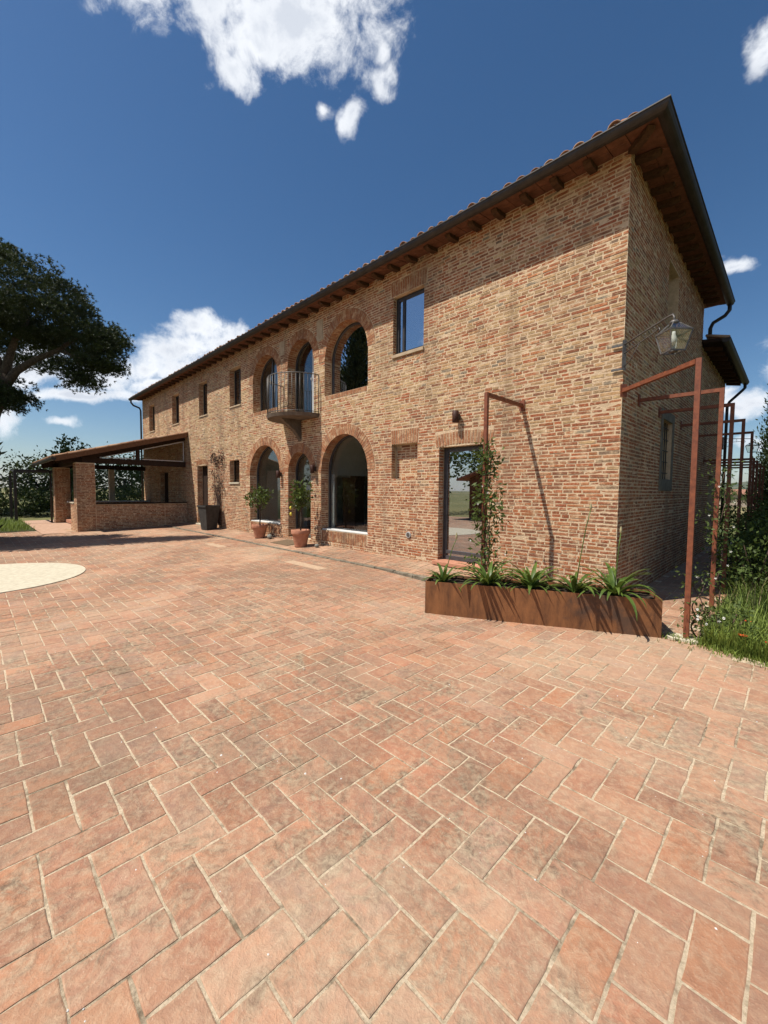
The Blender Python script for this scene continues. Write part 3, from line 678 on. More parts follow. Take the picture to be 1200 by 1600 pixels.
for h in hs:
    for i in range(len(h)): p, q = h[i], h[(i+1) % len(h)]; mb.quad((p[0], 2.45, p[1]), (q[0], 2.45, q[1]), (q[0], 2.85, q[1]), (p[0], 2.85, p[1]))
mb.build('arcade', 'inner_brick', house, fix=False)

# eaves and roof
roof = empty('roof', (0, 0, 6.1)); roof.parent = house
RX0, RX1, RY0, RY1, RZ = XL-.42, .46, -.46, YB+.46, 6.17
hipx = 3.3; zr = RZ+3.56*.30
mb = MB(); b0 = [(RX0, RY0, RZ), (RX1, RY0, RZ), (RX1, RY1, RZ), (RX0, RY1, RZ)]; t0 = [(RX0+hipx, YB/2, zr), (RX1-hipx-.3, YB/2, zr)]
mb.quad(b0[0], b0[1], t0[1], t0[0]).quad(b0[1], b0[2], t0[1]).quad(b0[2], b0[3], t0[0], t0[1]).quad(b0[3], b0[0], t0[0])
mb.build('roof_slope', 'tile', roof, loc=(0, 0, -6.1))
mb = MB()                                          # clay soffit boards between the rafters
mb.quad((RX0, -.40, 6.125), (.40, -.40, 6.125), (0, .0, 6.175), (RX0, .0, 6.175)).quad((.40, -.40, 6.125), (.40, YB+.4, 6.125), (0, YB+.4, 6.175), (0, 0, 6.175))
mb.quad((RX0, -.42, 6.16), (.42, -.42, 6.16), (.42, 0, 6.19), (RX0, 0, 6.19)).quad((RX0, -.40, 6.115), (RX0, -.42, 6.16), (.42, -.42, 6.16), (.40, -.40, 6.115)).quad((.40, -.40, 6.115), (.42, -.42, 6.16), (.42, YB+.4, 6.16), (.40, YB+.4, 6.115))
mb.build('soffit', 'soffit', roof, loc=(0, 0, -6.1), fix=False)
mb = MB(); q = [(-.30, -.006), (0.0, .035), (0.0, -.030), (-.20, -.062), (-.285, -.045)]
mb.prism(q, lambda p: (-.05, p[0], p[1]), lambda p: (.05, p[0], p[1])); raf = mb.mesh('rafter', 'wood')
x = XL+.12; nr = 0
while x < -.1: link('rafter', raf, roof, (x+random.uniform(-.02, .02), -.002, .018), (0, 0, random.uniform(-.02, .02))); x += .47
stm = MB(); stm.hexa([(-.113, -.395, -.002), (.113, -.395, -.002), (.113, -.205, .020), (-.113, -.205, .020), (-.113, -.395, .012), (.113, -.395, .012), (.113, -.205, .034), (-.113, -.205, .034)]); stm.hexa([(-.113, -.197, .021), (.113, -.197, .021), (.113, .0, .045), (-.113, .0, .045), (-.113, -.197, .035), (.113, -.197, .035), (.113, .0, .058), (-.113, .0, .058)]); stm = stm.mesh('soffit_tile', 'soffit')
x = XL+.25
while x < .1: link('soffit_tile', stm, roof, (x, -.002, .013+random.uniform(-.004, .003))); x += .235
y = .35
while y < YB: link('soffit_tile', stm, roof, (.002, y, .013+random.uniform(-.004, .003)), (0, 0, math.pi/2)); y += .235
y = .2
while y < YB: link('rafter', raf, roof, (.002, y+random.uniform(-.02, .02), .018), (0, 0, math.pi/2)); y += .42
dr = link('rafter', raf, roof, (.004, -.004, .018), (0, 0, math.pi/4)); dr.scale = (1, 1.38, 1)
def gutter_run(name, parent, pts, c=.44, zc=6.155, r=.078):    # half-round gutter along points given as (outer direction built in)
    mb = MB(); base = 0; n = 9; prof = [(-r*math.cos(math.pi*i/(n-1)), -r*math.sin(math.pi*i/(n-1))) for i in range(n)]
    prof = [(-r-.012, .018), (-r-.012, .004)]+prof+[(r, .03)]
    m = len(prof)
    for (px_, py_, dx, dy) in pts:
        for a, b in prof: mb.v.append((px_-dx*a, py_-dy*a, zc+b))
    for i in range(len(pts)-1):
        for k in range(m-1): mb.f.append((i*m+k, (i+1)*m+k, (i+1)*m+k+1, i*m+k+1))
    mb.f.append(tuple(range(m))); mb.f.append(tuple((len(pts)-1)*m+k for k in range(m)))
    return mb.build(name, 'gutter', parent, loc=(-parent.location.x, -parent.location.y, -parent.location.z))
gutter_run('gutter', roof, [(XL-.45, -.44, 0, -1), (.44, -.44, 1, -1), (.44, YB+.46, 1, 0)])
gx_ = -21.9
mb = MB(); mb.bar((0, -.535, 6.178), (0, -.34, 6.19), .022, .006); brk = mb.mesh('gutter_bracket', 'gutter')
while gx_ < .3: link('gutter_bracket', brk, roof, (gx_, 0, -6.1)); gx_ += .95
def coppo(n=9, r0=.088, r1=.072, L=.46, th=.014):
    mb = MB()
    for (rr, yy) in ((r0, 0), (r1, L)):
        for q_ in (rr, rr-th):
            for i in range(n): a = math.pi*i/(n-1); mb.v.append((q_*math.cos(a), yy, q_*math.sin(a)*.9))
    for i in range(n-1): mb.f += [(i, i+1, 2*n+i+1, 2*n+i), (n+i, 3*n+i, 3*n+i+1, n+i+1), (i, n+i, n+i+1, i+1), (2*n+i, 2*n+i+1, 3*n+i+1, 3*n+i)]
    mb.f += [(0, 2*n, 3*n, n), (n-1, 2*n-1, 4*n-1, 3*n-1)]
    return mb.mesh('roof_tile', 'tile', True)
cop = coppo(); sl_ = math.atan(.30)
def tile_row(x0, x1, fn, parent, step=.212):
    x = x0
    while x < x1: p, rz = fn(x+random.uniform(-.012, .012)); link('roof_tile', cop, parent, p, (sl_+random.uniform(-.03, .03), random.uniform(-.05, .05), rz)); x += step
tile_row(XL-.35, .34, lambda x: ((x, -.44+random.uniform(-.03, .02), .088+random.uniform(-.01, .008)), 0), roof)
tile_row(-.3, YB+.4, lambda y: ((.40+random.uniform(-.01, .01), y, .07), math.pi/2), roof)
mb = MB()                                           # further rows of tiles up the front slope
for row in range(1, 4):
    x = XL-.35
    while x < .2-row*.35:
        y = -.42+row*.36; z = 6.185+(y+.42)*.30+.012; n = len(mb.v)
        for (yy, rr) in ((0, .088), (.45, .072)):
            for i in range(6): a = math.pi*i/5; mb.v.append((x+rr*math.cos(a), y+yy, z+yy*.30+rr*.9*math.sin(a)))
        for i in range(5): mb.f.append((n+i, n+i+1, n+7+i, n+6+i))
        x += .212
mb.build('roof_tiles', 'tile', roof, kind='stuff', loc=(0, 0, -6.1), fix=False)
def downpipe(pts, r=.042): mb = MB(); mb.tube(pts, r, 10); return mb.build('downpipe', 'gutter', house, True)
downpipe([(XL-.30, -.44, 6.09), (XL-.30, -.44, 5.98), (XL-.27, -.34, 5.84), (XL-.12, -.10, 5.72), (XL-.08, -.06, 5.58), (XL-.08, -.06, .1)])
downpipe([(.44, YB+.36, 6.09), (.44, YB+.36, 5.96), (.36, YB+.36, 5.85), (.14, YB+.36, 5.74), (.09, YB+.36, 5.62), (.09, YB+.36, 5.25)])
# lower rear wing roof
wing = empty('roof', (0, YB, 5.1)); wing.parent = house; wing['label'] = 'lower roof of the rear wing'
mb = MB(); mb.hexa([(.46, YB-.15, 5.10), (.46, 11.25, 5.10), (-4.9, 11.25, 6.0), (-4.9, YB+.02, 6.0), (.46, YB-.15, 5.17), (.46, 11.25, 5.17), (-4.9, 11.25, 6.07), (-4.9, YB+.02, 6.07)]); mb.build('roof_slope', 'dark_wood', wing, loc=(0, -YB, -5.1))
gutter_run('gutter', wing, [(.46, YB-.25, 1, 0), (.46, 11.3, 1, 0)], zc=5.13)
tile_row(YB+.0, 11.2, lambda y: ((.49, y-YB, .085), math.pi/2), wing)
y = YB+.3
while y < 11.2: m2 = MB(); m2.hexa([(0, y-.04-YB, -.02), (.36, y-.04-YB, -.09), (.36, y+.04-YB, -.09), (0, y+.04-YB, -.02), (0, y-.04-YB, .07), (.36, y-.04-YB, .0), (.36, y+.04-YB, .0), (0, y+.04-YB, .07)]); m2.build('rafter', 'wood', wing); y += .5
downpipe([(.46, 11.1, 5.06), (.46, 11.1, 4.94), (.40, 11.08, 4.86), (.12, 10.90, 4.52), (.07, 10.86, 4.40), (.07, 10.86, .0)])

# balcony
bal = empty('balcony', (-7.83, 0, 3.46)); bal.parent = house; BR_ = .88
arc = [(BR_*math.cos(-math.pi*i/28), BR_*math.sin(-math.pi*i/28)) for i in range(29)]
mb = MB(); mb.prism(arc, lambda p: (p[0]*.97, p[1]*.97-.002, 0), lambda p: (p[0], p[1]-.002, .09)); mb.build('slab', 'balcony_stone', bal)
mb = MB(); mb.prism([(-.012, 0), (-.62, 0), (-.56, -.05), (-.2, -.30), (-.06, -.46), (-.012, -.55)], lambda p: (-.07, p[0], p[1]-.002), lambda p: (.07, p[0], p[1]-.002)); mb.build('corbel', 'balcony_stone', bal)
rr = BR_-.035; ra = [(rr*math.cos(-math.pi*i/28), rr*math.sin(-math.pi*i/28)-.01) for i in range(29)]
mb = MB(); mb.tube([(a, b, 1.06) for a, b in ra], .013, 6); mb.build('handrail', 'iron', bal, True)
mb = MB(); mb.tube([(a, b, .13) for a, b in ra], .010, 6); mb.build('bottom_rail', 'iron', bal, True)
mb = MB(); mb.tube([(0, 0, .091), (0, 0, 1.055)], .0075, 6); balu = mb.mesh('baluster', 'iron', True)
nb = 27
for i in range(nb+1): a = -math.pi*i/nb; link('baluster', balu, bal, (rr*math.cos(a), rr*math.sin(a)-.01, 0))
# small round wall lamps and vent
for x, z, lb in ((-8.80, 1.93, 'small dark cylinder wall lamp between left arch and glazed door'), (-7.12, 2.03, 'small dark cylinder wall lamp between glazed door and right arch'), (-2.68, 2.84, 'small dark cylinder wall lamp above the tall glazed door')):
    lamp = empty('wall_lamp', (x, -.012, z), 0, lb, 'wall lamp', 'cylinder lamps on the house front')
    mb = MB(); mb.lathe([(0, 0), (.052, 0), (.058, .004), (.058, .206), (.052, .21), (0, .21)], 18, (0, -.095, 0)); mb.build('shade', 'dark_rust', lamp, True)
    mb = MB(); mb.cbox(-.04, .04, -.05, .0, .05, .16, .004); mb.build('wall_plate', 'dark_metal', lamp)
v_ = empty('wall_vent', (-3.87, -.011, .69), 0, 'small round vent cover low on the front wall', 'vent')
mb = MB(); mb.tube([(0, .02, 0), (0, -.012, 0)], .062, 20); mb.build('rim', 'light_frame', v_)
mb = MB(); mb.tube([(0, .0, 0), (0, -.018, 0)], .044, 20); mb.build('grille', 'iron', v_)

# ------------------------------------------------------------------ open brick porch at the far end of the front
porch = empty('brick_porch', (-16.2, -3.73, 0), 0, 'open lean-to brick porch with sloping tiled roof at far end of house', 'porch')
porch_w = {}
def pblock(name, x0, x1, y0, y1, z0, z1, m_='mortar', faces='+x-y', par=porch):
    mb = MB(); mb.box(x0+16.2, x1+16.2, y0+3.73, y1+3.73, z0, z1); o = mb.build(name, m_, par)
    if m_ == 'mortar':
        for i in range(int((z1-max(z0, 0))/CH)):
            z = max(z0, 0)+i*CH; o_ = Vector((16.2, 3.73, 0))
            if '+x' in faces: course(Vector((x1, 0, 0))+o_, Y_, Z_, X_, y0, y1, z, o, lambda u, v: btint(-3, 1))
            if '-x' in faces: course(Vector((x0, 0, 0))+o_, Y_, Z_, -X_, y0, y1, z, o, lambda u, v: btint(-3, 1))
            if '-y' in faces: course(Vector((0, y0, 0))+o_, X_, Z_, -Y_, x0, x1, z, o, lambda u, v: btint(-3, 1))
            if '+y' in faces: course(Vector((0, y1, 0))+o_, X_, Z_, Y_, x0, x1, z, o, lambda u, v: btint(-3, 1))
    return o
pblock('pier', -16.75, -16.2, -3.73, -3.17, -.05, 2.50, faces='+x-x-y+y')
pblock('pier', -22.1, -21.55, -3.73, -3.17, -.05, 2.50, faces='+x-x-y+y')
pblock('low_wall', -16.50, -16.2, -3.168, -.86, -.05, 1.0); pblock('low_wall', -16.50, -16.2, -.858, -.014, .1, 1.0)
pblock('low_wall', -17.5, -16.752, -3.73, -3.42, -.05, 1.03)
pblock('low_wall', -22.1, -21.8, -3.168, -.014, -.05, .95)
pblock('coping', -16.53, -16.17, -3.166, -.02, 1.002, 1.04, 'dark_wood'); pblock('coping', -17.53, -16.754, -3.76, -3.39, 1.032, 1.062, 'pale_stone')
mb = MB(); mb.box(-.35, .0, .4, 3.68, 1.043, 1.10); mb.build('cushion', 'cushion', porch, loc=(-4.9, 0, -.1))
mb = MB(); mb.box(-5.6, -.6, .35, 3.7, .06, .19); mb.build('floor', 'terracotta', porch)
slope_p = (3.80-2.60)/4.2
def zp(y): return 3.82+slope_p*y if y < 0 else 3.82
mb = MB(); mb.hexa([(-22.6, -4.3, zp(-4.3)), (-15.98, -4.3, zp(-4.3)), (-15.98, -.012, zp(0)), (-22.6, -.012, zp(0)), (-22.6, -4.3, zp(-4.3)+.06), (-15.98, -4.3, zp(-4.3)+.06), (-15.98, -.012, zp(0)+.06), (-22.6, -.012, zp(0)+.06)])
pr = mb.build('roof', 'verge_wood', porch, loc=(16.2, 3.73, 0))
mb = MB(); mb.hexa([(-16.03, -4.32, zp(-4.3)-.10), (-15.955, -4.32, zp(-4.3)-.10), (-15.955, -.014, zp(0)-.10), (-16.03, -.014, zp(0)-.10), (-16.03, -4.32, zp(-4.3)+.09), (-15.955, -4.32, zp(-4.3)+.09), (-15.955, -.014, zp(0)+.09), (-16.03, -.014, zp(0)+.09)]); mb.build('verge_board', 'verge_wood', porch, loc=(16.2, 3.73, 0))
sp = math.atan(slope_p)
def ptile(x, y): link('roof_tile', cop, pr, (x, y, zp(y)+.065), (sp, random.uniform(-.05, .05), 0))
x = -22.5
while x < -16.0: ptile(x, -4.36); x += .213
y = -3.96
while y < -.3: ptile(-16.02, y); ptile(-16.24, y+.02); y += .40
mb = MB()
for i in range(10):
    y = -4.0+.4*i; x = -22.5
    while x < -16.3:
        n = len(mb.v)
        for (yy, rr) in ((0, .088), (.42, .072)):
            for k in range(5): a = math.pi*k/4; mb.v.append((x+rr*math.cos(a), y+yy, zp(y+yy)+.07+rr*.9*math.sin(a)))
        for k in range(4): mb.f.append((n+k, n+k+1, n+6+k, n+5+k))
        x += .213
mb.build('roof_tiles', 'tile', pr, kind='stuff', fix=False)
def pbar(name, p, q, w_, h_, m_): mb = MB(); o_ = Vector((16.2, 3.73, 0)); mb.bar(Vector(p)+o_, Vector(q)+o_, w_, h_); return mb.build(name, m_, porch)
pbar('tie_beam', (-16.38, -3.75, 2.60), (-16.38, -.016, 2.60), .2, .2, 'dark_wood'); pbar('tie_beam', (-22.0, -3.75, 2.60), (-22.0, -.016, 2.60), .2, .2, 'dark_wood')
pbar('rafter', (-16.38, -4.1, zp(-4.1)-.12), (-16.38, -.02, zp(0)-.12), .18, .2, 'dark_wood'); pbar('rafter', (-22.0, -4.1, zp(-4.1)-.12), (-22.0, -.02, zp(0)-.12), .18, .2, 'dark_wood')
for i in range(1, 8): pbar('rafter', (-16.4-.7*i, -4.15, zp(-4.15)-.055), (-16.4-.7*i, -.02, zp(0)-.055), .09, .1, 'dark_wood')
pbar('eave_beam', (-22.1, -3.45, 2.61), (-16.2, -3.45, 2.61), .2, .2, 'dark_wood')
pbar('king_post', (-16.36, -1.75, 2.70), (-16.36, -1.75, zp(-1.75)-.2), .12, .12, 'dark_wood')
for a, b in ((-.10, -1.62), (-1.9, -3.0)):
    for p, q in (((a, 2.725), (b, 2.725)), ((a, zp(a)-.26), (b, zp(b)-.26)), ((a, 2.725), (a, zp(a)-.26))): pbar('gable_frame', (-16.25, p[0], p[1]), (-16.25, q[0], q[1]), .03, .03, 'light_frame')
pbar('post', (-21.9, -1.5, .95), (-21.9, -1.5, 2.5), .22, .22, 'pale_stone')
def lim(pts, r, name, m_, par): mb = MB(); mb.tube(pts, r, 8); return mb.build(name, m_, par, True)
gp = gutter_run('gutter', porch, [(-22.65, -4.36, 0, -1), (-15.93, -4.36, 0, -1)], zc=zp(-4.36)+.02, r=.07)
lim([(-22.5+16.2, -4.36+3.73, zp(-4.36)-.04), (-22.45+16.2, -4.2+3.73, zp(-4.36)-.14), (-22.15+16.2, -3.85+3.73, 2.36), (-22.13+16.2, -3.80+3.73, 2.2), (-22.13+16.2, -3.80+3.73, .0)], .04, 'downpipe', 'gutter', porch)

# ------------------------------------------------------------------ steel frames round the house
ZP = 2.985
def frame(name, base, attach, z, label, group):
    fr = empty(name, base, 0, label, 'pergola frame', group); b = Vector(base)
    mb = MB(); mb.box(-.025, .025, -.025, .025, -.04 if base[2] < .01 else 0, z+.025-b.z); mb.build('post', 'rust_steel', fr)
    at_ = Vector((attach[0], attach[1], z)); d = (at_-Vector((b.x, b.y, z))); dn = d.normalized()
    mb = MB(); mb.bar(dn*.026+Vector((0, 0, z-b.z)), d-dn*.012+Vector((0, 0, z-b.z)), .05, .05); mb.build('arm', 'rust_steel', fr)
    n_ = dn; s_ = Vector((-n_.y, n_.x, 0)); mb = MB(); c = d-dn*.013+Vector((0, 0, z-b.z)); mb.bar(c-Z_*.085, c+Z_*.085, .09, .014, up=tuple(n_)); mb.build('wall_plate', 'rust_steel', fr)
    return fr
frame('pergola_frame', (-1.45, -1.09, 0), (-1.45, -.0, 0), ZP, 'rust-red steel frame with jasmine on its post, fixed to sunlit front wall', 'steel pergola frames round the end of the house')
frame('pergola_frame', (.965, -.915, 0), (.012, -.012, 0), ZP, 'rust-red steel frame at right end of the planter, arm running to house corner', 'steel pergola frames round the end of the house')
SF = [(.82, ZP), (2.12, ZP), (4.05, ZP), (6.25, ZP), (7.2, 2.44), (8.4, 2.44), (9.9, 2.44), (11.5, 2.44)]
ORD = ['first steel frame past the corner, upper part catching the sun, vine on its post', 'second steel frame past the corner, in shade against the end wall', 'third steel frame past the corner, in shade beyond the barred window', 'fourth steel frame past the corner, last of the tall ones',
       'first of the lower steel frames along the rear wing', 'second of the lower steel frames along the rear wing', 'third of the lower steel frames along the rear wing', 'fourth and last of the lower steel frames along the rear wing']
for (y, z), lb in zip(SF, ORD): frame('pergola_frame', (.985, y, 0), (0.0, y, 0), z, lb, 'steel pergola frames round the end of the house')
for x, y, s_ in ((.965, -.915, .28),):
    pass
mb = MB(); mb.cbox(.80, 1.08, -1.00, -.80, -.03, .028, .006); tag(mb.build('threshold_stone', 'pale_stone'), 'flat stone kerb piece under the first steel post', 'kerb stone')

# ------------------------------------------------------------------ lanterns
def lantern(root, direction, label):
    d = Vector(direction).normalized(); s_ = Vector((-d.y, d.x, 0))
    L = empty('wall_lantern', root, 0, label, 'lantern', 'iron lanterns on brackets'); P = lambda a, h, b=0: d*a+s_*b+Z_*h
    mb = MB(); mb.bar(P(.012, -.24), P(.012, .16), .05, .012, up=tuple(d)); mb.build('wall_bracket', 'iron', L)
    mb = MB(); mb.tube([P(.01, .10), P(.4, .11), P(.88, .115), P(.945, .11), P(.97, .075), P(.975, .02)], .011, 7); mb.build('arm', 'iron', L, True)
    mb = MB(); mb.tube([P(.01, -.02), P(.4, .01), P(.66, .03), P(.72, .05), P(.735, .02), P(.715, .0)], .008, 6); mb.build('arm', 'iron', L, True)
    mb = MB(); mb.tube([P(.01, -.2), P(.16, -.15), P(.34, .0)], .006, 6); mb.build('scroll', 'iron', L, True)
    for a, h in ((.2, .06), (.45, .07), (.62, .08)): mb = MB(); mb.tube([P(a+.02*math.cos(t), h-.01+.025*math.sin(t)) for t in np.linspace(0, 5.5, 9)], .0045, 5); mb.build('scroll', 'iron', L, True)
    c = P(.975, 0); R0, R1, h0, h1 = .080, .124, -.315, -.10
    q = lambda R, h: [c+d*R*a+s_*R*b+Z_*h for a, b in ((1, 1), (-1, 1), (-1, -1), (1, -1))]
    b0, b1, t1 = q(R0, h0), q(R1, h1), q(.035, .0)
    for i in range(4):
        j = (i+1) % 4
        mb = MB(); mb.bar(b0[i], b1[i], .012); mb.build('corner_bar', 'iron', L); mb = MB(); mb.bar(b1[i], b1[j], .016); mb.build('rim', 'iron', L); mb = MB(); mb.bar(b0[i], b0[j], .014); mb.build('rim', 'iron', L); mb = MB(); mb.bar(b1[i], t1[i], .010); mb.build('roof_bar', 'iron', L)
        mb = MB(); mb.quad(b0[i]*.995+c*.005, b0[j]*.995+c*.005, b1[j]*.995+c*.005, b1[i]*.995+c*.005); mb.build('pane', 'lantern_glass', L); mb = MB(); mb.quad(b1[i]*.99+c*.01, b1[j]*.99+c*.01, t1[j], t1[i]); mb.build('roof_pane', 'lantern_glass', L)
    mb = MB(); mb.lathe([(.0, .045), (.03, .035), (.05, .01), (.045, -.004), (0, -.004)], 12, tuple(c)); mb.build('cap', 'iron', L, True)
    mb = MB(); mb.lathe([(0, -.24), (.018, -.235), (.034, -.2), (.032, -.16), (.018, -.12), (.016, -.09), (0, -.09)], 10, tuple(c)); mb.build('bulb', 'white_stone', L, True)
    mb = MB(); mb.lathe([(.02, -.330), (.045, -.320), (.05, -.310), (0, -.310)], 10, tuple(c)); mb.build('base', 'iron', L, True)
    return L
L1 = lantern((.004, -.018, 3.50), (1, -1, 0), 'iron bracket lantern with four glass sides at the house corner')
for a, b in ((.10, .0), (-.22, .0)): m2 = MB(); m2.bar((-.145, -.010, a), (.0, -.010, a), .03, .012, up=(0, 1, 0)); m2.build('wall_strap', 'iron', L1)
lantern((.004, 10.80, 3.24), (1, 1, 0), 'dark bracket lantern at the far end of the rear wing')

# ------------------------------------------------------------------ planter with agapanthus
PA, PB = Vector((-1.62, -2.21, 0)), Vector((.76, -1.03, 0)); pd = (PB-PA).normalized(); pn = Vector((-pd.y, pd.x, 0)); PL = (PB-PA).length; PH, PW = .425, .50
planter = empty('steel_planter', PA, math.atan2(pd.y, pd.x), 'long low rusted weathering-steel planter box in front of the house corner', 'planter')
th = .008
mb = MB(); mb.box(0, PL, 0, th, -.008, PH); mb.build('front_panel', 'corten', planter)
mb = MB(); mb.box(0, PL, PW-th, PW, -.008, PH); mb.build('back_panel', 'corten', planter)
mb = MB(); mb.box(0, th, th, PW-th, -.008, PH-.001); mb.build('end_panel', 'corten', planter)
mb = MB(); mb.box(PL-th, PL, th, PW-th, -.008, PH-.001); mb.build('end_panel', 'corten', planter)
mb = MB(); mb.box(.0, PL, th+.001, .03, PH-.03, PH-.022); mb.box(.0, PL, PW-.03, PW-th-.001, PH-.03, PH-.022); mb.build('rim', 'corten', planter)
mb = MB(); nx_, ny_ = 40, 8
for j in range(ny_+1):
    for i in range(nx_+1): mb.v.append((th+(PL-2*th)*i/nx_, th+(PW-2*th)*j/ny_, PH-.055+random.uniform(-.012, .018)))
for j in range(ny_):
    for i in range(nx_): mb.f.append((j*(nx_+1)+i, j*(nx_+1)+i+1, (j+1)*(nx_+1)+i+1, (j+1)*(nx_+1)+i))
mb.build('soil', 'soil', planter, fix=False)
def agapanthus(u, v, nl, size, label, stalks=(), lean=0.0):
    base = PA+pd*u+pn*v+Z_*(PH-.06); A = empty('agapanthus', base, 0, label, 'plant', 'strap-leaved plants in the steel planter')
    for i in range(nl):
        a = 2*math.pi*(i*.618+random.uniform(-.05, .05)); L = size*random.uniform(.75, 1.2); rise = random.uniform(.65, 1.4); droop = random.uniform(.8, 1.9); w_ = random.uniform(.019, .030)
        d = Vector((math.cos(a), math.sin(a), 0))+(-pn)*lean; d.normalize(); s_ = Vector((-d.y, d.x, 0)); mb = MB(); p = d*.015; el = rise; ns = 8; st = L/ns
        rows = []
        for k in range(ns+1):
            t_ = k/ns; ww = w_*min(1, .55+t_*2.2)*(1-t_**3.2)+.0012; up = Vector((-d.x*math.sin(el), -d.y*math.sin(el), math.cos(el)))
            rows.append((p-s_*ww+up*ww*.35, p+Vector((0, 0, 0)), p+s_*ww+up*ww*.35)); el -= droop/ns*(.5+1.2*t_); p = p+(d*math.cos(el)+Z_*math.sin(el))*st
        for r_ in rows: mb.v += [tuple(q) for q in r_]
        for k in range(ns):
            for m_ in (0, 1): mb.f.append((k*3+m_, k*3+m_+1, k*3+m_+4, k*3+m_+3))
        mb.build('leaf', 'agapanthus_leaf', A, True, fix=False)
    for (h, dx, dy) in stalks:
        mb = MB(); mb.tube([(0, 0, 0), (dx*.3, dy*.3, h*.4), (dx*.7, dy*.7, h*.8), (dx, dy, h)], [.007, .006, .0055, .005], 6); mb.build('flower_stalk', 'agapanthus_leaf', A, True)
        mb = MB(); mb.lathe([(.003, 0), (.013, .02), (.015, .045), (.007, .075), (.001, .09)], 8, (dx, dy, h-.004)); mb.build('flower_bud', 'bud', A, True)
agapanthus(.20, .20, 18, .36, 'small agapanthus with one short flower stalk at left end of planter', ((.60, .10, .14),), .15)
agapanthus(.78, .20, 34, .52, 'full agapanthus beside the jasmine-covered post', (), .25)
agapanthus(1.30, .26, 38, .46, 'low spreading agapanthus in the middle of the planter', (), .05)
agapanthus(1.80, .20, 24, .46, 'agapanthus with the tallest flower stalk in the planter', ((1.02, .12, .08),), .2)
agapanthus(2.22, .20, 32, .56, 'large agapanthus at right end of planter before house corner', ((.75, .02, .10),), .25)

# ------------------------------------------------------------------ climbing jasmine on the front frame's post
def vine(name, axis, z0, z1, n, rad, size, label, cat='vine', mt='shrub_leaf', flowers=0, stems=3, base_z=0.0, taper=.4):
    V_ = empty(name, (axis[0], axis[1], base_z), 0, label, cat)
    for k in range(stems):
        pts = []; ph = random.uniform(0, 6)
        for i in range(16): t_ = i/15; z = (z1-base_z-.05)*t_; pts.append((.045*math.cos(ph+t_*9), .045*math.sin(ph+t_*9), z))
        mb = MB(); mb.tube(pts, [.010-.006*i/15 for i in range(16)], 5); mb.build('stem', 'twig', V_, True)
    nc = n//10; z = rng.uniform(0, 1, nc)**.9; rr = rad*(1-taper*z)*rng.uniform(.25, 1, nc)**.6*(1+.35*np.sin(z*13)); a = rng.uniform(0, 6.28, nc)
    C = np.stack([rr*np.cos(a), rr*np.sin(a), z0-base_z+(z1-z0)*z], 1); P, o_ = clumps(C, 10, .13)
    Vv, F = leaves(P, size, .42, o_+np.array([0, 0, -.3]), .6); npmesh('foliage', Vv, F, mt, V_)
    for k in range(flowers):
        i = rng.integers(len(P)); mb = MB(); c = Vector(P[i].tolist())
        for j in range(5): t_ = j*1.2566; mb.quad(c, c+Vector((.011*math.cos(t_-.4), -.005, .011*math.sin(t_-.4))), c+Vector((.019*math.cos(t_), -.008, .019*math.sin(t_))), c+Vector((.011*math.cos(t_+.4), -.005, .011*math.sin(t_+.4))))
        mb.build('flower', 'rose', V_, fix=False)
    return V_
vine('climbing_jasmine', (-1.40, -1.10), .15, 2.25, 1150, .19, .080, 'leafy climbing jasmine on the steel post behind the planter', flowers=9)
vine('climbing_rose', (1.02, .86), .1, 1.95, 520, .16, .06, 'thin climbing rose on first side frame, small pale buds', flowers=10, stems=2)
vine('climbing_rose', (1.04, -.84), .02, .72, 260, .12, .05, 'short leafy shoots round the foot of the corner post', flowers=2, stems=2)

# dead creeper on the wall behind the dark pot
cr = empty('dry_creeper', (-12.95, -.02, .2), 0, 'bare dry creeper clinging to front wall above the dark pot', 'creeper')
for k in range(26):
    x = random.uniform(-.12, .12); z = .1; pts = []; tx = random.uniform(-.62, .42); H_ = random.uniform(1.4, 2.6); off = -random.uniform(.012, .05)
    for i in range(10): t_ = i/9; pts.append((x+(tx-x)*t_**.8+random.uniform(-.03, .03), off+random.uniform(-.012, .005), z+(H_-z)*t_))
    mb = MB(); mb.tube(pts, [.011-.008*i/9 for i in range(10)], 5); mb.build('stem', 'twig', cr, True)
C = np.stack([rng.uniform(-.55, .40, 60), rng.uniform(-.10, -.03, 60), rng.choice([2.35, 2.5, 2.6, 1.9, 1.5], 60)+rng.normal(size=60)*.12], 1); P, o_ = clumps(C, 9, .10); Vv, F = leaves(P, .06, .6); npmesh('dry_leaves', Vv, F, 'twig', cr)

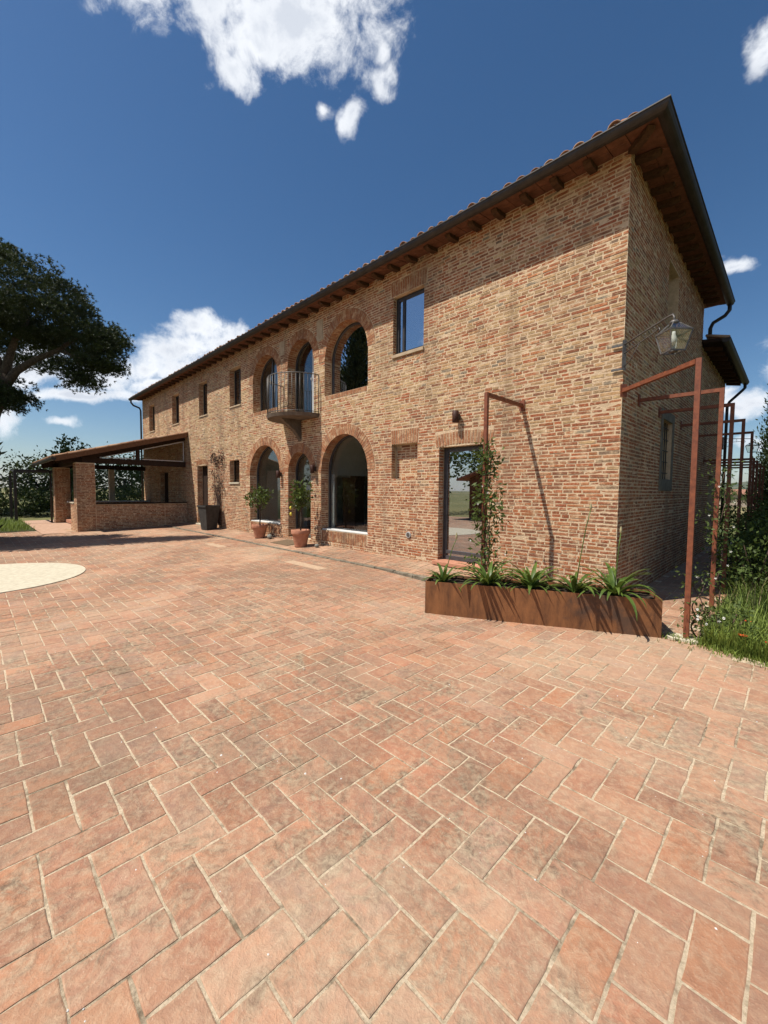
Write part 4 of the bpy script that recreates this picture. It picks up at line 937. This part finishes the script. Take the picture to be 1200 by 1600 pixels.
# ------------------------------------------------------------------ pots
pot = empty('dark_pot', (-12.95, -.42, .158), math.radians(8), 'tall tapered square black pot at foot of front wall', 'pot')
def wz(y): return WZ0+(WZ1-WZ0)*(y-WY)/(-WY)
def sq(r, z): return [(r, r, z), (-r, r, z), (-r, -r, z), (r, -r, z)]
mb = MB(); rings = [sq(.185, 0), sq(.26, .80), sq(.285, .80), sq(.285, .86), sq(.245, .86), sq(.235, .72)]
for rg in rings: mb.v += rg
for i in range(5):
    for k in range(4): mb.f.append((i*4+k, i*4+(k+1) % 4, i*4+4+(k+1) % 4, i*4+4+k))
mb.f.append((3, 2, 1, 0)); mb.build('body', 'black_pot', pot)
mb = MB(); mb.quad(*sq(.236, .73)); mb.build('soil', 'soil', pot)
def citrus(x, y, h, rim, trunk, crown, label, lemons=()):
    T = empty('potted_lemon_tree', (x, y, wz(y)+.001), 0, label, 'potted tree', 'lemon trees in terracotta pots')
    mb = MB(); mb.lathe([(0, 0), (rim*.62, 0), (rim*.64, .02), (rim*.90, h*.72), (rim*.92, h*.74), (rim, h*.76), (rim*1.02, h*.8), (rim*1.02, h*.96), (rim, h), (rim*.92, h), (rim*.88, h*.9), (0, h*.9)], 28); mb.build('pot', 'terracotta', T, True)
    mb = MB(); mb.lathe([(rim*.885, h*.905), (rim*.5, h*.93), (0, h*.94)], 16); mb.build('soil', 'soil', T)
    mb = MB(); mb.tube([(0, 0, h*.9), (.02, .01, h+trunk*.4), (-.01, .02, h+trunk*.8), (.0, 0, h+trunk+.05)], [.02, .017, .015, .012], 7); mb.build('trunk', 'bark', T, True)
    cz = h+trunk; mb = MB()
    for k in range(9): a = k*.7; e_ = random.uniform(.5, .95); mb.tube([(0, 0, cz-.05), (crown[0]*.4*e_*math.cos(a), crown[0]*.4*e_*math.sin(a), cz+crown[1]*.5), (crown[0]*.85*e_*math.cos(a), crown[0]*.85*e_*math.sin(a), cz+crown[1]*(1+.5*math.sin(k*2.2)))], [.009, .006, .003], 5)
    mb.build('branches', 'bark', T, True)
    C = ellipsoid(48, (0, 0, cz+crown[1]*.95), (crown[0], crown[0], crown[1]), .25); P, o_ = clumps(C, 9, .12); Vv, F = leaves(P, .105, .48, o_+np.array([0, 0, .2]), .6); npmesh('crown', Vv, F, 'lemon_leaf', T)
    for (lx, ly, lz) in lemons:
        mb = MB(); mb.lathe([(.0, -.048), (.012, -.044), (.028, -.025), (.033, 0), (.028, .025), (.014, .042), (0, .048)], 12, (lx, ly, lz)); mb.build('lemon', 'lemon', T, True)
    return T
citrus(-9.42, -.36, .40, .225, .52, (.34, .27), 'lemon tree with low round crown in terracotta pot before left arch')
citrus(-7.10, -.48, .43, .235, .50, (.22, .40), 'taller lemon tree with two yellow lemons in terracotta pot by glazed door', ((-.2, -.16, .98), (-.1, -.22, .83)))
mb = MB(); mb.cbox(-8.35, -7.5, -.62, -.10, 0, .012, .003)
dm = mb.build('door_mat', 'mat_fibre'); dm.rotation_euler = (math.atan((WZ1-WZ0)/(-WY)), 0, 0); dm.location = (0, 0, wz(0)+.003); tag(dm, 'brown coir doormat before the glazed arched door', 'doormat')
def rock(x, y, r, label, base):
    mb = MB(); nn = 10
    for i in range(6):
        t_ = math.pi*i/5
        for k in range(nn): a = 2*math.pi*k/nn; q = r*(1+.22*mn.noise(Vector((x*9+2*math.cos(a), y*9+2*math.sin(a), i*1.3)))); mb.v.append((q*math.sin(t_)*math.cos(a), q*math.sin(t_)*math.sin(a)*.8, r*.68-q*.7*math.cos(t_)))
    for i in range(5):
        for k in range(nn): mb.f.append((i*nn+k, i*nn+(k+1) % nn, i*nn+nn+(k+1) % nn, i*nn+nn+k))
    o = mb.build('rock', 'grey_stone', None, True); o.location = (x, y, base); tag(o, label, 'rock', 'loose rocks by the pots')
rock(-8.95, -.30, .10, 'dark rock between the lemon pot and the door pillar', wz(-.3)); rock(-6.62, -.32, .07, 'small dark rock right of the taller lemon pot', wz(-.32))

# ------------------------------------------------------------------ garden on the right
mb = MB(); nxg, nyg = 26, 46
def bank(x, y): return -.02+.20*sstep((x-1.1)/1.6)*sstep((y+1.3)/2.0)
def edge_y(x): return -.97-.36*max(0, x-1.02)+.03*math.sin(x*9)
for j in range(nyg+1):
    for i in range(nxg+1):
        x = 1.03+7*i/nxg; y0 = edge_y(x); y = y0+(18-y0)*((j-1)/nyg)**1.5 if j else y0-.4; mb.v.append((x, y, bank(x, y)+.012 if j else -.03))
for j in range(nyg):
    for i in range(nxg): mb.f.append((j*(nxg+1)+i, j*(nxg+1)+i+1, (j+1)*(nxg+1)+i+1, (j+1)*(nxg+1)+i))
tag(mb.build('garden_bed', 'bed_earth', fix=False), kind='structure')
def grass(name, pts, h, wd, material, label, lean=.5):
    n = len(pts); a = rng.uniform(0, 6.28, n); d = np.stack([np.cos(a), np.sin(a), np.zeros(n)], 1); s_ = np.stack([-d[:, 1], d[:, 0], np.zeros(n)], 1)
    H = (h*rng.uniform(.45, 1.2, n))[:, None]; ln = rng.uniform(.1, 1, n)[:, None]*lean*H; W = wd*rng.uniform(.6, 1.3, n)[:, None]; up = np.array([0, 0, 1.0])
    p0, p1, p2 = pts, pts+up*H*.55+d*ln*.3, pts+up*H*.92+d*ln
    V = np.stack([p0-s_*W, p0+s_*W, p1+s_*W*.8, p1-s_*W*.8, p2, p2], 1)
    V[:, 5] = p2+s_*W*.1
    F = np.concatenate([np.arange(n)[:, None]*6+np.array([[0, 1, 2, 3]]), np.arange(n)[:, None]*6+np.array([[3, 2, 5, 4]])])
    return tag(npmesh(name, V.reshape(-1, 3), F, material), label, None, None, 'stuff')
def bedpts(n, x0, x1, y0, y1, pw=1.0, ymin=.04):
    x = rng.uniform(x0, x1, n); y = np.array([max(edge_y(a)+ymin+rng.exponential(.05), b) for a, b in zip(x, y0+(y1-y0)*rng.uniform(0, 1, n)**pw)])
    return np.stack([x, y, [bank(a, b) for a, b in zip(x, y)]], 1)
grass('long_grass', bedpts(15000, 1.12, 4.5, -1.6, 4.5, 1.2), .34, .0045, 'grass_blade', 'long green grass on the bank beside the paving', .8)
grass('low_grass', bedpts(9000, 1.06, 4.5, -1.7, 1.6, 1.3), .12, .005, 'grass_blade', 'short grass and weeds at the edge of the bank', .9)
grass('dry_grass', bedpts(500, 1.15, 4.0, -.9, 4.0), .55, .003, 'dry_grass', 'scattered dry straw stalks in the long grass', .6)
xw = rng.uniform(.75, 3.6, 900); yw = np.array([edge_y(a) for a in xw])-rng.exponential(.05, 900); grass('edge_weeds', np.stack([xw, yw, np.full(900, .0)], 1), .07, .004, 'grass_blade', 'small weeds creeping from the bank over the paving edge', 1.2)
def shrub(name, c, r, n, size, label, mt='shrub_leaf', cat='shrub', group=None, k=12, shell=.35, stem=True, low=-.75, asp=.5):
    S = empty(name, (c[0], c[1], c[2]), 0, label, cat, group)
    if stem:
        mb = MB()
        for i in range(6): a = i*1.05; mb.tube([(0, 0, -.05), (r[0]*.25*math.cos(a), r[1]*.25*math.sin(a), r[2]*.7), (r[0]*.6*math.cos(a), r[1]*.6*math.sin(a), r[2]*1.5)], [.02, .012, .005], 5)
        mb.build('stems', 'twig', S, True)
    C = ellipsoid(n//k, (0, 0, r[2]*.95), r, shell, low); C *= (1+.16*np.sin(C[:, :1]*5/r[0]+C[:, 2:3]*4/r[2])); C[:, 2] = np.maximum(C[:, 2], .02); P, o_ = clumps(C, k, min(r)*.3); out = (P-np.array([0, 0, r[2]*.8])); out /= np.linalg.norm(out, axis=1, keepdims=True)+1e-9
    Vv, F = leaves(P, size, asp, out, .8); npmesh('foliage', Vv, F, mt, S); return S
rs = shrub('rose_bush', (1.28, -.80, .0), (.26, .2, .22), 900, .045, 'low rose bush with white flowers at foot of the corner post', group=None)
for k in range(5):
    a = random.uniform(0, 6.28); c = Vector((.22*math.cos(a), -.12-.08*random.random(), random.uniform(.12, .40))); mb = MB()
    for j in range(7): t_ = j*.9; mb.quad(c, c+Vector((.010*math.cos(t_-.5), -.010, .010*math.sin(t_-.5))), c+Vector((.016*math.cos(t_), -.003, .016*math.sin(t_))), c+Vector((.010*math.cos(t_+.5), -.010, .010*math.sin(t_+.5))))
    mb.build('flower', 'rose', rs, fix=False)
def poppy(x, y, h, r, label):
    z = bank(x, y); P_ = empty('poppy', (x, y, z), 0, label, 'flower', 'red poppies at the edge of the bank')
    mb = MB(); mb.tube([(0, 0, -.02), (.01, 0, h*.5), (0, -.01, h)], .0025, 5); mb.build('stem', 'grass_blade', P_, True)
    for j in range(5):
        t_ = j*1.2566; d = Vector((math.cos(t_), math.sin(t_), 0)); s_ = Vector((-d.y, d.x, 0)); c = Vector((0, -.01, h)); mb = MB()
        mb.quad(c, c+d*r*.6-s_*r*.5+Z_*r*.35, c+d*r*1.05+Z_*r*.55, c+d*r*.6+s_*r*.5+Z_*r*.35); mb.build('petal', 'poppy', P_, fix=False)
    mb = MB(); mb.lathe([(0, 0), (.007, .004), (.008, .012), (0, .018)], 8, (0, -.01, h)); mb.build('centre', 'dark_metal', P_, True)
poppy(1.43, -1.00, .20, .042, 'widest open red poppy in front of the rose bush'); poppy(1.62, -.98, .17, .036, 'single red poppy standing in the grass beyond the others'); poppy(1.45, -.78, .30, .03, 'taller orange-red poppy behind the rose bush')
for k, (x, y, r, n, lb) in enumerate([(1.35, 2.4, (.5, .6, .55), 2200, 'dark leafy shrub at the foot of the second and third side frames'), (1.25, 4.3, (.55, .9, .75), 2600, 'bushy climbing rose shrub behind the third side frame'), (1.3, 6.6, (.5, .9, .7), 1800, 'leafy shrub at the fourth side frame'), (1.25, 9.2, (.5, 1.3, .62), 2000, 'shrub along the lower frames of the rear wing'), (2.1, 5.2, (.8, 1.0, .6), 2200, 'broad green shrub in the bank behind the long grass')]):
    shrub('garden_shrub', (x, y, bank(x, y)), r, n, .075, lb, group='shrubs under the steel frames')
def conifer(name, base, h, r, n, label, size=.16, group=None, cat='tree', pw=.75):
    T = empty(name, base, 0, label, cat, group); mb = MB(); mb.tube([(0, 0, -.1), (0, 0, h*.5), (0, 0, h*.92)], [.16*h/9, .1*h/9, .02], 8); mb.build('trunk', 'bark', T, True)
    z = rng.uniform(.02, 1, n)**1.15; prof = np.clip(np.minimum((z/.10)**.5, (1-z)**pw*1.35), .0, 1); a = rng.uniform(0, 6.28, n); rr = r*prof*rng.uniform(.55, 1.05, n)*(1+.12*np.sin(a*5+z*19)); C = np.stack([rr*np.cos(a), rr*np.sin(a), z*h], 1)
    P, o_ = clumps(C, 12, size*2.2); out = np.stack([np.repeat(np.cos(a), 12), np.repeat(np.sin(a), 12), np.full(len(P), 1.6)], 1); Vv, F = leaves(P, size, .35, out, 1.2); npmesh('crown', Vv, F, 'cypress_leaf', T); return T
conifer('cypress_tree', (1.44, 13.2, -.05), 5.6, .70, 1800, 'slim dark green cypress beyond the steel frames', .13)

for k, (x, y, h) in enumerate([(3.3, 3.6, 7.0), (3.5, 6.2, 7.4), (3.6, 9.0, 7.2), (3.4, 12.0, 6.6)]): conifer('cypress_tree', (x, y, .1), h, .85, 900, 'unseen cypress added beside the house to darken the end wall', .16, 'added cypresses that screen the end wall')  # row added out of view to keep sky light off the end wall
# ------------------------------------------------------------------ garden on the left
def leftbed(n):
    x = rng.uniform(-24, -17.95, n); y = -4.75-rng.uniform(0, 1, n)**.8*9.0; m_ = (x > -20.5); y = np.where(~m_, y+.0, y); return np.stack([x, y, np.full(n, -.02)], 1)
mb = MB(); mb.quad((-34, -15, .02), (-17.9, -15, .02), (-17.9, -4.72, .02), (-34, -4.72, .02)); tag(mb.build('lawn', 'bed_earth'), kind='structure')
pL = leftbed(17000); pL[:, 2] = .02; grass('lawn_grass', pL, .24, .008, 'grass_blade', 'rough green lawn beside the far edge of the courtyard', .8)
mb = MB(); mb.quad((-24, -4.70, .028), (-16.2, -4.70, .028), (-16.2, -.86, .028), (-24, -.86, .028)); tag(mb.build('porch_path', 'path_brick'), kind='structure')
pg = empty('garden_pergola', (-25.2, -5.0, 0), 0, 'dark thin steel garden pergola beyond the lawn', 'pergola')
fx, fy, fz = 5.2, 2.0, 2.3
for a, b in ((0, 0), (3.0, 0), (0, 1.9), (3.0, 1.9)): mb = MB(); mb.box(a-.05, a+.05, b-.05, b+.05, -.05, fz); mb.build('post', 'dark_metal', pg)
for p, q in (((0, 0), (3, 0)), ((0, 1.9), (3, 1.9)), ((0, 0), (0, 1.9)), ((3, 0), (3, 1.9)), ((1.5, 0), (1.5, 1.9))): mb = MB(); mb.bar((p[0], p[1], fz+.045), (q[0], q[1], fz+.045), .07, .08); mb.build('beam', 'dark_metal', pg)
C = np.stack([rng.uniform(-.1, 3.1, 50), rng.uniform(-.1, 2.0, 50), fz+.1+rng.normal(size=50)*.15], 1); P, o_ = clumps(C, 12, .25); Vv, F = leaves(P, .11, .5); npmesh('climbing_foliage', Vv, F, 'hedge_leaf', pg)
hd = [(-29.5, -7.2, (2.0, 1.6, .75)), (-29.8, -4.4, (2.0, 1.7, .8)), (-30, -1.6, (2.0, 1.6, .85)), (-30, 1.4, (2.0, 1.7, .85)), (-30, 4.5, (2.2, 1.8, .9))]
HL = ['hedge shrub at the open lawn end of the dark hedge row', 'hedge shrub directly behind the garden pergola', 'hedge shrub between the pergola and the porch pier', 'hedge shrub seen through the near side of the porch opening', 'hedge shrub seen through the porch beside its stone post']
for k, (x, y, r) in enumerate(hd): shrub('hedge_shrub', (x, y, -.02), r, 3600, .17, HL[k], 'hedge_leaf', group='hedge row behind the lawn', k=14, low=-.95)
def tree(name, base, h, r, n, label, group, size=.3):
    T = empty(name, base, 0, label, 'tree', group); mb = MB(); mb.tube([(0, 0, -.2), (.1, 0, h*.3), (0, .1, h*.6)], [.2, .15, .08], 8)
    for i in range(6): a = i*1.05+.4; mb.tube([(.05, .05, h*.35), (r*.4*math.cos(a), r*.4*math.sin(a), h*.6), (r*.75*math.cos(a), r*.75*math.sin(a), h*.75)], [.08, .05, .02], 6)
    mb.build('trunk', 'bark', T, True)
    C = ellipsoid(n//14, (0, 0, h*.62), (r, r, h*.40), .4); C *= (1+.12*np.sin(C[:, :1]*3+C[:, 2:3]*2)); P, o_ = clumps(C, 14, r*.24); out = P-np.array([0, 0, h*.55]); out /= np.linalg.norm(out, axis=1, keepdims=True); Vv, F = leaves(P, size, .55, out, .7); npmesh('crown', Vv, F, 'tree_leaf', T); return T
for x, y, h, r, lb in [(-36, -7.6, 5.0, 2.5, 'bushy tree standing beyond the garden pergola'), (-38, -2.6, 3.6, 2.3, 'rounded tree behind the hedge beyond the porch'), (-36, 2.2, 4.0, 2.4, 'loose green tree seen through the porch opening'), (-35, -1.2, 4.6, 1.2, 'thin young tree rising above the porch roof edge'), (-40, 6.5, 4.6, 2.6, 'far tree seen through the porch behind the rest')]:
    tree('garden_tree', (x, y, -.05), h, r, 3000, lb, 'trees behind the hedge', .24)

# stone pine
def pine():
    D = 28.0; base = at(-22, 800, D); base.z = -.06
    T = empty('stone_pine', base, 0, 'large dark umbrella-crowned pine rising beyond the lawn', 'tree'); B = base
    rel = lambda px, py, d=D: at(px, py, d)-B
    def limb(pts, r, nm='limb'): mb = MB(); mb.tube(pts, r, 8); mb.build(nm, 'bark', T, True)
    limb([(0, 0, -.2), (.2, .1, 3), rel(-12, 650), rel(2, 615), rel(8, 585)], [.52, .45, .40, .36, .34], 'trunk')
    limb([rel(2, 612), rel(25, 580), rel(55, 562), rel(90, 548), rel(130, 520)], [.30, .26, .21, .15, .07])
    limb([rel(6, 592), rel(14, 560), rel(24, 530), rel(45, 500)], [.30, .24, .18, .08]); limb([rel(6, 590), rel(-10, 550), rel(-40, 520), rel(-80, 490)], [.3, .24, .18, .1])
    limb([rel(55, 562), rel(75, 575), rel(105, 578), rel(128, 590)], [.08, .06, .04, .02]); limb([rel(90, 548), rel(130, 560), rel(150, 575)], [.09, .06, .02]); limb([rel(100, 545), rel(124, 570), rel(128, 600)], [.06, .04, .02]); limb([rel(0, 640), rel(10, 625), rel(22, 620)], [.12, .08, .03])
    limb([rel(40, 571), rel(60, 580), rel(85, 583), rel(108, 584)], [.05, .035, .02, .01])
    m_ = D/FPX; C = []
    rt = np.array(CR); fw = np.array([CF.x, CF.y, 0])/np.hypot(CF.x, CF.y); upv = np.array([0, 0, 1.0]); rt[2] = 0
    c = np.array(rel(-60, 510)); R = np.array([204*m_, 8.0, 126*m_])
    def dome(n, q0, q1):
        d = rnd_dirs(n*2); d = d[d[:, 2] > -.25][:n]; q = rng.uniform(q0, q1, len(d))*(1+.05*np.sin(d[:, 0]*9+d[:, 2]*7)+.04*np.sin(d[:, 1]*12+2)); d = d*q[:, None]; d[:, 2] = np.where(d[:, 2] < 0, d[:, 2]*.5, d[:, 2])
        return c+d[:, :1]*R[0]*rt+d[:, 1:2]*R[1]*fw+d[:, 2:]*R[2]*upv
    C += [dome(430, .88, 1.0), dome(380, .3, .85)]
    for (px, py, rx, ry, n) in [(168, 545, 20, 22, 26), (150, 572, 30, 12, 14), (128, 598, 14, 11, 12), (172, 578, 12, 10, 8), (100, 582, 24, 6, 6), (14, 626, 24, 15, 26), (-10, 618, 26, 20, 20), (110, 530, 50, 14, 24), (60, 532, 40, 10, 10)]:
        e = rng.normal(size=(n, 3))*.5; C.append(np.array(rel(px, py))+e[:, :1]*rx*m_*rt+e[:, 1:2]*min(rx, 30)*m_*fw+e[:, 2:]*ry*m_*upv)
    C = np.concatenate(C); m1 = 52; d = rnd_dirs(len(C)*m1); d[:, 2] = np.abs(d[:, 2])*1.1-.28; rad = np.repeat(rng.uniform(.6, 1.35, len(C)), m1)
    P = np.repeat(C, m1, 0)+d*(rad*rng.uniform(.55, 1.05, len(d)))[:, None]*np.array([1, 1, .72]); o_ = d.copy(); o_[:, 2] += .35      # tufts of needles on rounded pads
    K = 10; n = len(P); Pn = np.repeat(P, K, 0); dn = rnd_dirs(n*K)+np.repeat(o_, K, 0)*.9; dn /= np.linalg.norm(dn, axis=1, keepdims=True); s_ = np.cross(dn, rnd_dirs(n*K)); s_ /= np.linalg.norm(s_, axis=1, keepdims=True)
    L = rng.uniform(.12, .24, (n*K, 1)); V = np.stack([Pn-s_*.024, Pn+s_*.024, Pn+dn*L], 1).reshape(-1, 3); npmesh('crown', V, np.arange(n*K*3).reshape(-1, 3), 'pine_leaf', T)
pine()

# ------------------------------------------------------------------ behind and beside the camera: what the windows mirror and what shades the court
conifer('cypress_tree', (-14.1, -7.1, -.05), 10.8, .8, 1700, 'tall cypress beside the court, beyond the paving edge', .22, 'cypresses by the court', pw=1.0); conifer('cypress_tree', (-15.7, -7.3, -.05), 7.8, .95, 1700, 'second tall cypress by the lawn', .22, 'cypresses by the court', pw=.9)
barn = empty('brick_barn', (-8.0, -17, 0), 0, 'low brick barn across the courtyard with tiled gable roof', 'barn')
mb = MB(); mb.box(-3.9, 3.9, -3, 2.9, -.05, 2.35); mb.prism([(-3.9, 2.352), (3.9, 2.352), (0, 3.6)], lambda p: (p[0], -3, p[1]), lambda p: (p[0], 2.9, p[1])); mb.build('wall', 'inner_brick', barn)
mb = MB()
for s_ in (-1, 1): mb.hexa([(0, -3.4, 3.63), (s_*4.5, -3.4, 2.2), (s_*4.5, 3.4, 2.2), (0, 3.4, 3.63), (0, -3.4, 3.75), (s_*4.5, -3.4, 2.32), (s_*4.5, 3.4, 2.32), (0, 3.4, 3.75)])
mb.build('roof', 'far_roof', barn)
mb = MB(); mb.box(-1.6, 1.6, 2.88, 2.95, 0, 2.2); mb.build('door', 'dark_wood', barn)
for x, y, h, r in [(-19, -18, 6.5, 3.2), (-25, -15, 7, 3.4), (-15.5, -24, 7.5, 3.6), (-30, -22, 8, 4)]: tree('garden_tree', (x, y, -.05), h, r, 2400, 'round-crowned tree behind the barn across the court', 'trees across the court', .35)

# ------------------------------------------------------------------ far country on the right
mb = MB(); nh = 120
for k in range(nh+1):
    a = math.radians(60+80*k/nh); r = 9000; h = 190+110*mn.noise(Vector((k*.09, 1.7, 0)))+50*mn.noise(Vector((k*.31, 4.7, 0))); 
    for rr, hh in ((r-2600, -8), (r-1500, h*.42), (r, h), (r+2500, -8)): mb.v.append((-8+rr*math.cos(a), rr*math.sin(a), hh))
for k in range(nh):
    for j in range(3): mb.f.append((k*4+j, k*4+4+j, k*4+5+j, k*4+1+j))
tag(mb.build('hills', 'hill', None, True), kind='structure')
fp = CAM+ray(1149, 766)*170; fh = empty('far_farmhouse', (fp.x, fp.y, -3.4), .5, 'tiny pale farmhouse with red roof in the far fields', 'house')
mb = MB(); mb.box(-6, 6, -4, 4, -.5, 4.5); mb.build('wall', 'far_wall', fh)
mb = MB(); mb.prism([(-4.6, 4.4), (4.6, 4.4), (0, 6.6)], lambda p: (-6.5, p[0], p[1]), lambda p: (6.5, p[0], p[1])); mb.build('roof', 'far_roof', fh)
for k in range(3): m2 = MB(); m2.box(-4+3.4*k, -3+3.4*k, -4.05, -3.9, 1.2, 2.8); m2.build('window', 'dark_wood', fh)
for k, (px, d, h) in enumerate([(1128, 120, 5), (1136, 150, 6.5), (1171, 140, 4.5), (1183, 190, 6), (1120, 210, 7), (1160, 230, 5)]):
    p = CAM+ray(px, 770)*d; tree('field_tree', (p.x, p.y, -.06-min(6, max(0, (d-60)*.03))-.2), h, h*.55, 900, 'small rounded tree among the far fields', 'trees in the far fields', .5)
m = bpy.data.materials.new('haze'); m.use_nodes = True; t = m.node_tree; t.nodes.clear(); MAT['haze'] = m
pv = N(t, 'ShaderNodeVolumePrincipled', {'Color': (.80, .88, 1.0, 1), 'Density': 2.6e-5, 'Anisotropy': .2}); t.links.new(pv.outputs[0], N(t, 'ShaderNodeOutputMaterial').inputs['Volume'])
mb = MB(); mb.box(-16600, 16600, -16600, 16600, -10, 420); tag(mb.build('haze', 'haze'), 'thin pale air over the far country', kind='stuff')
flush_bricks()
bpy.context.view_layer.update()
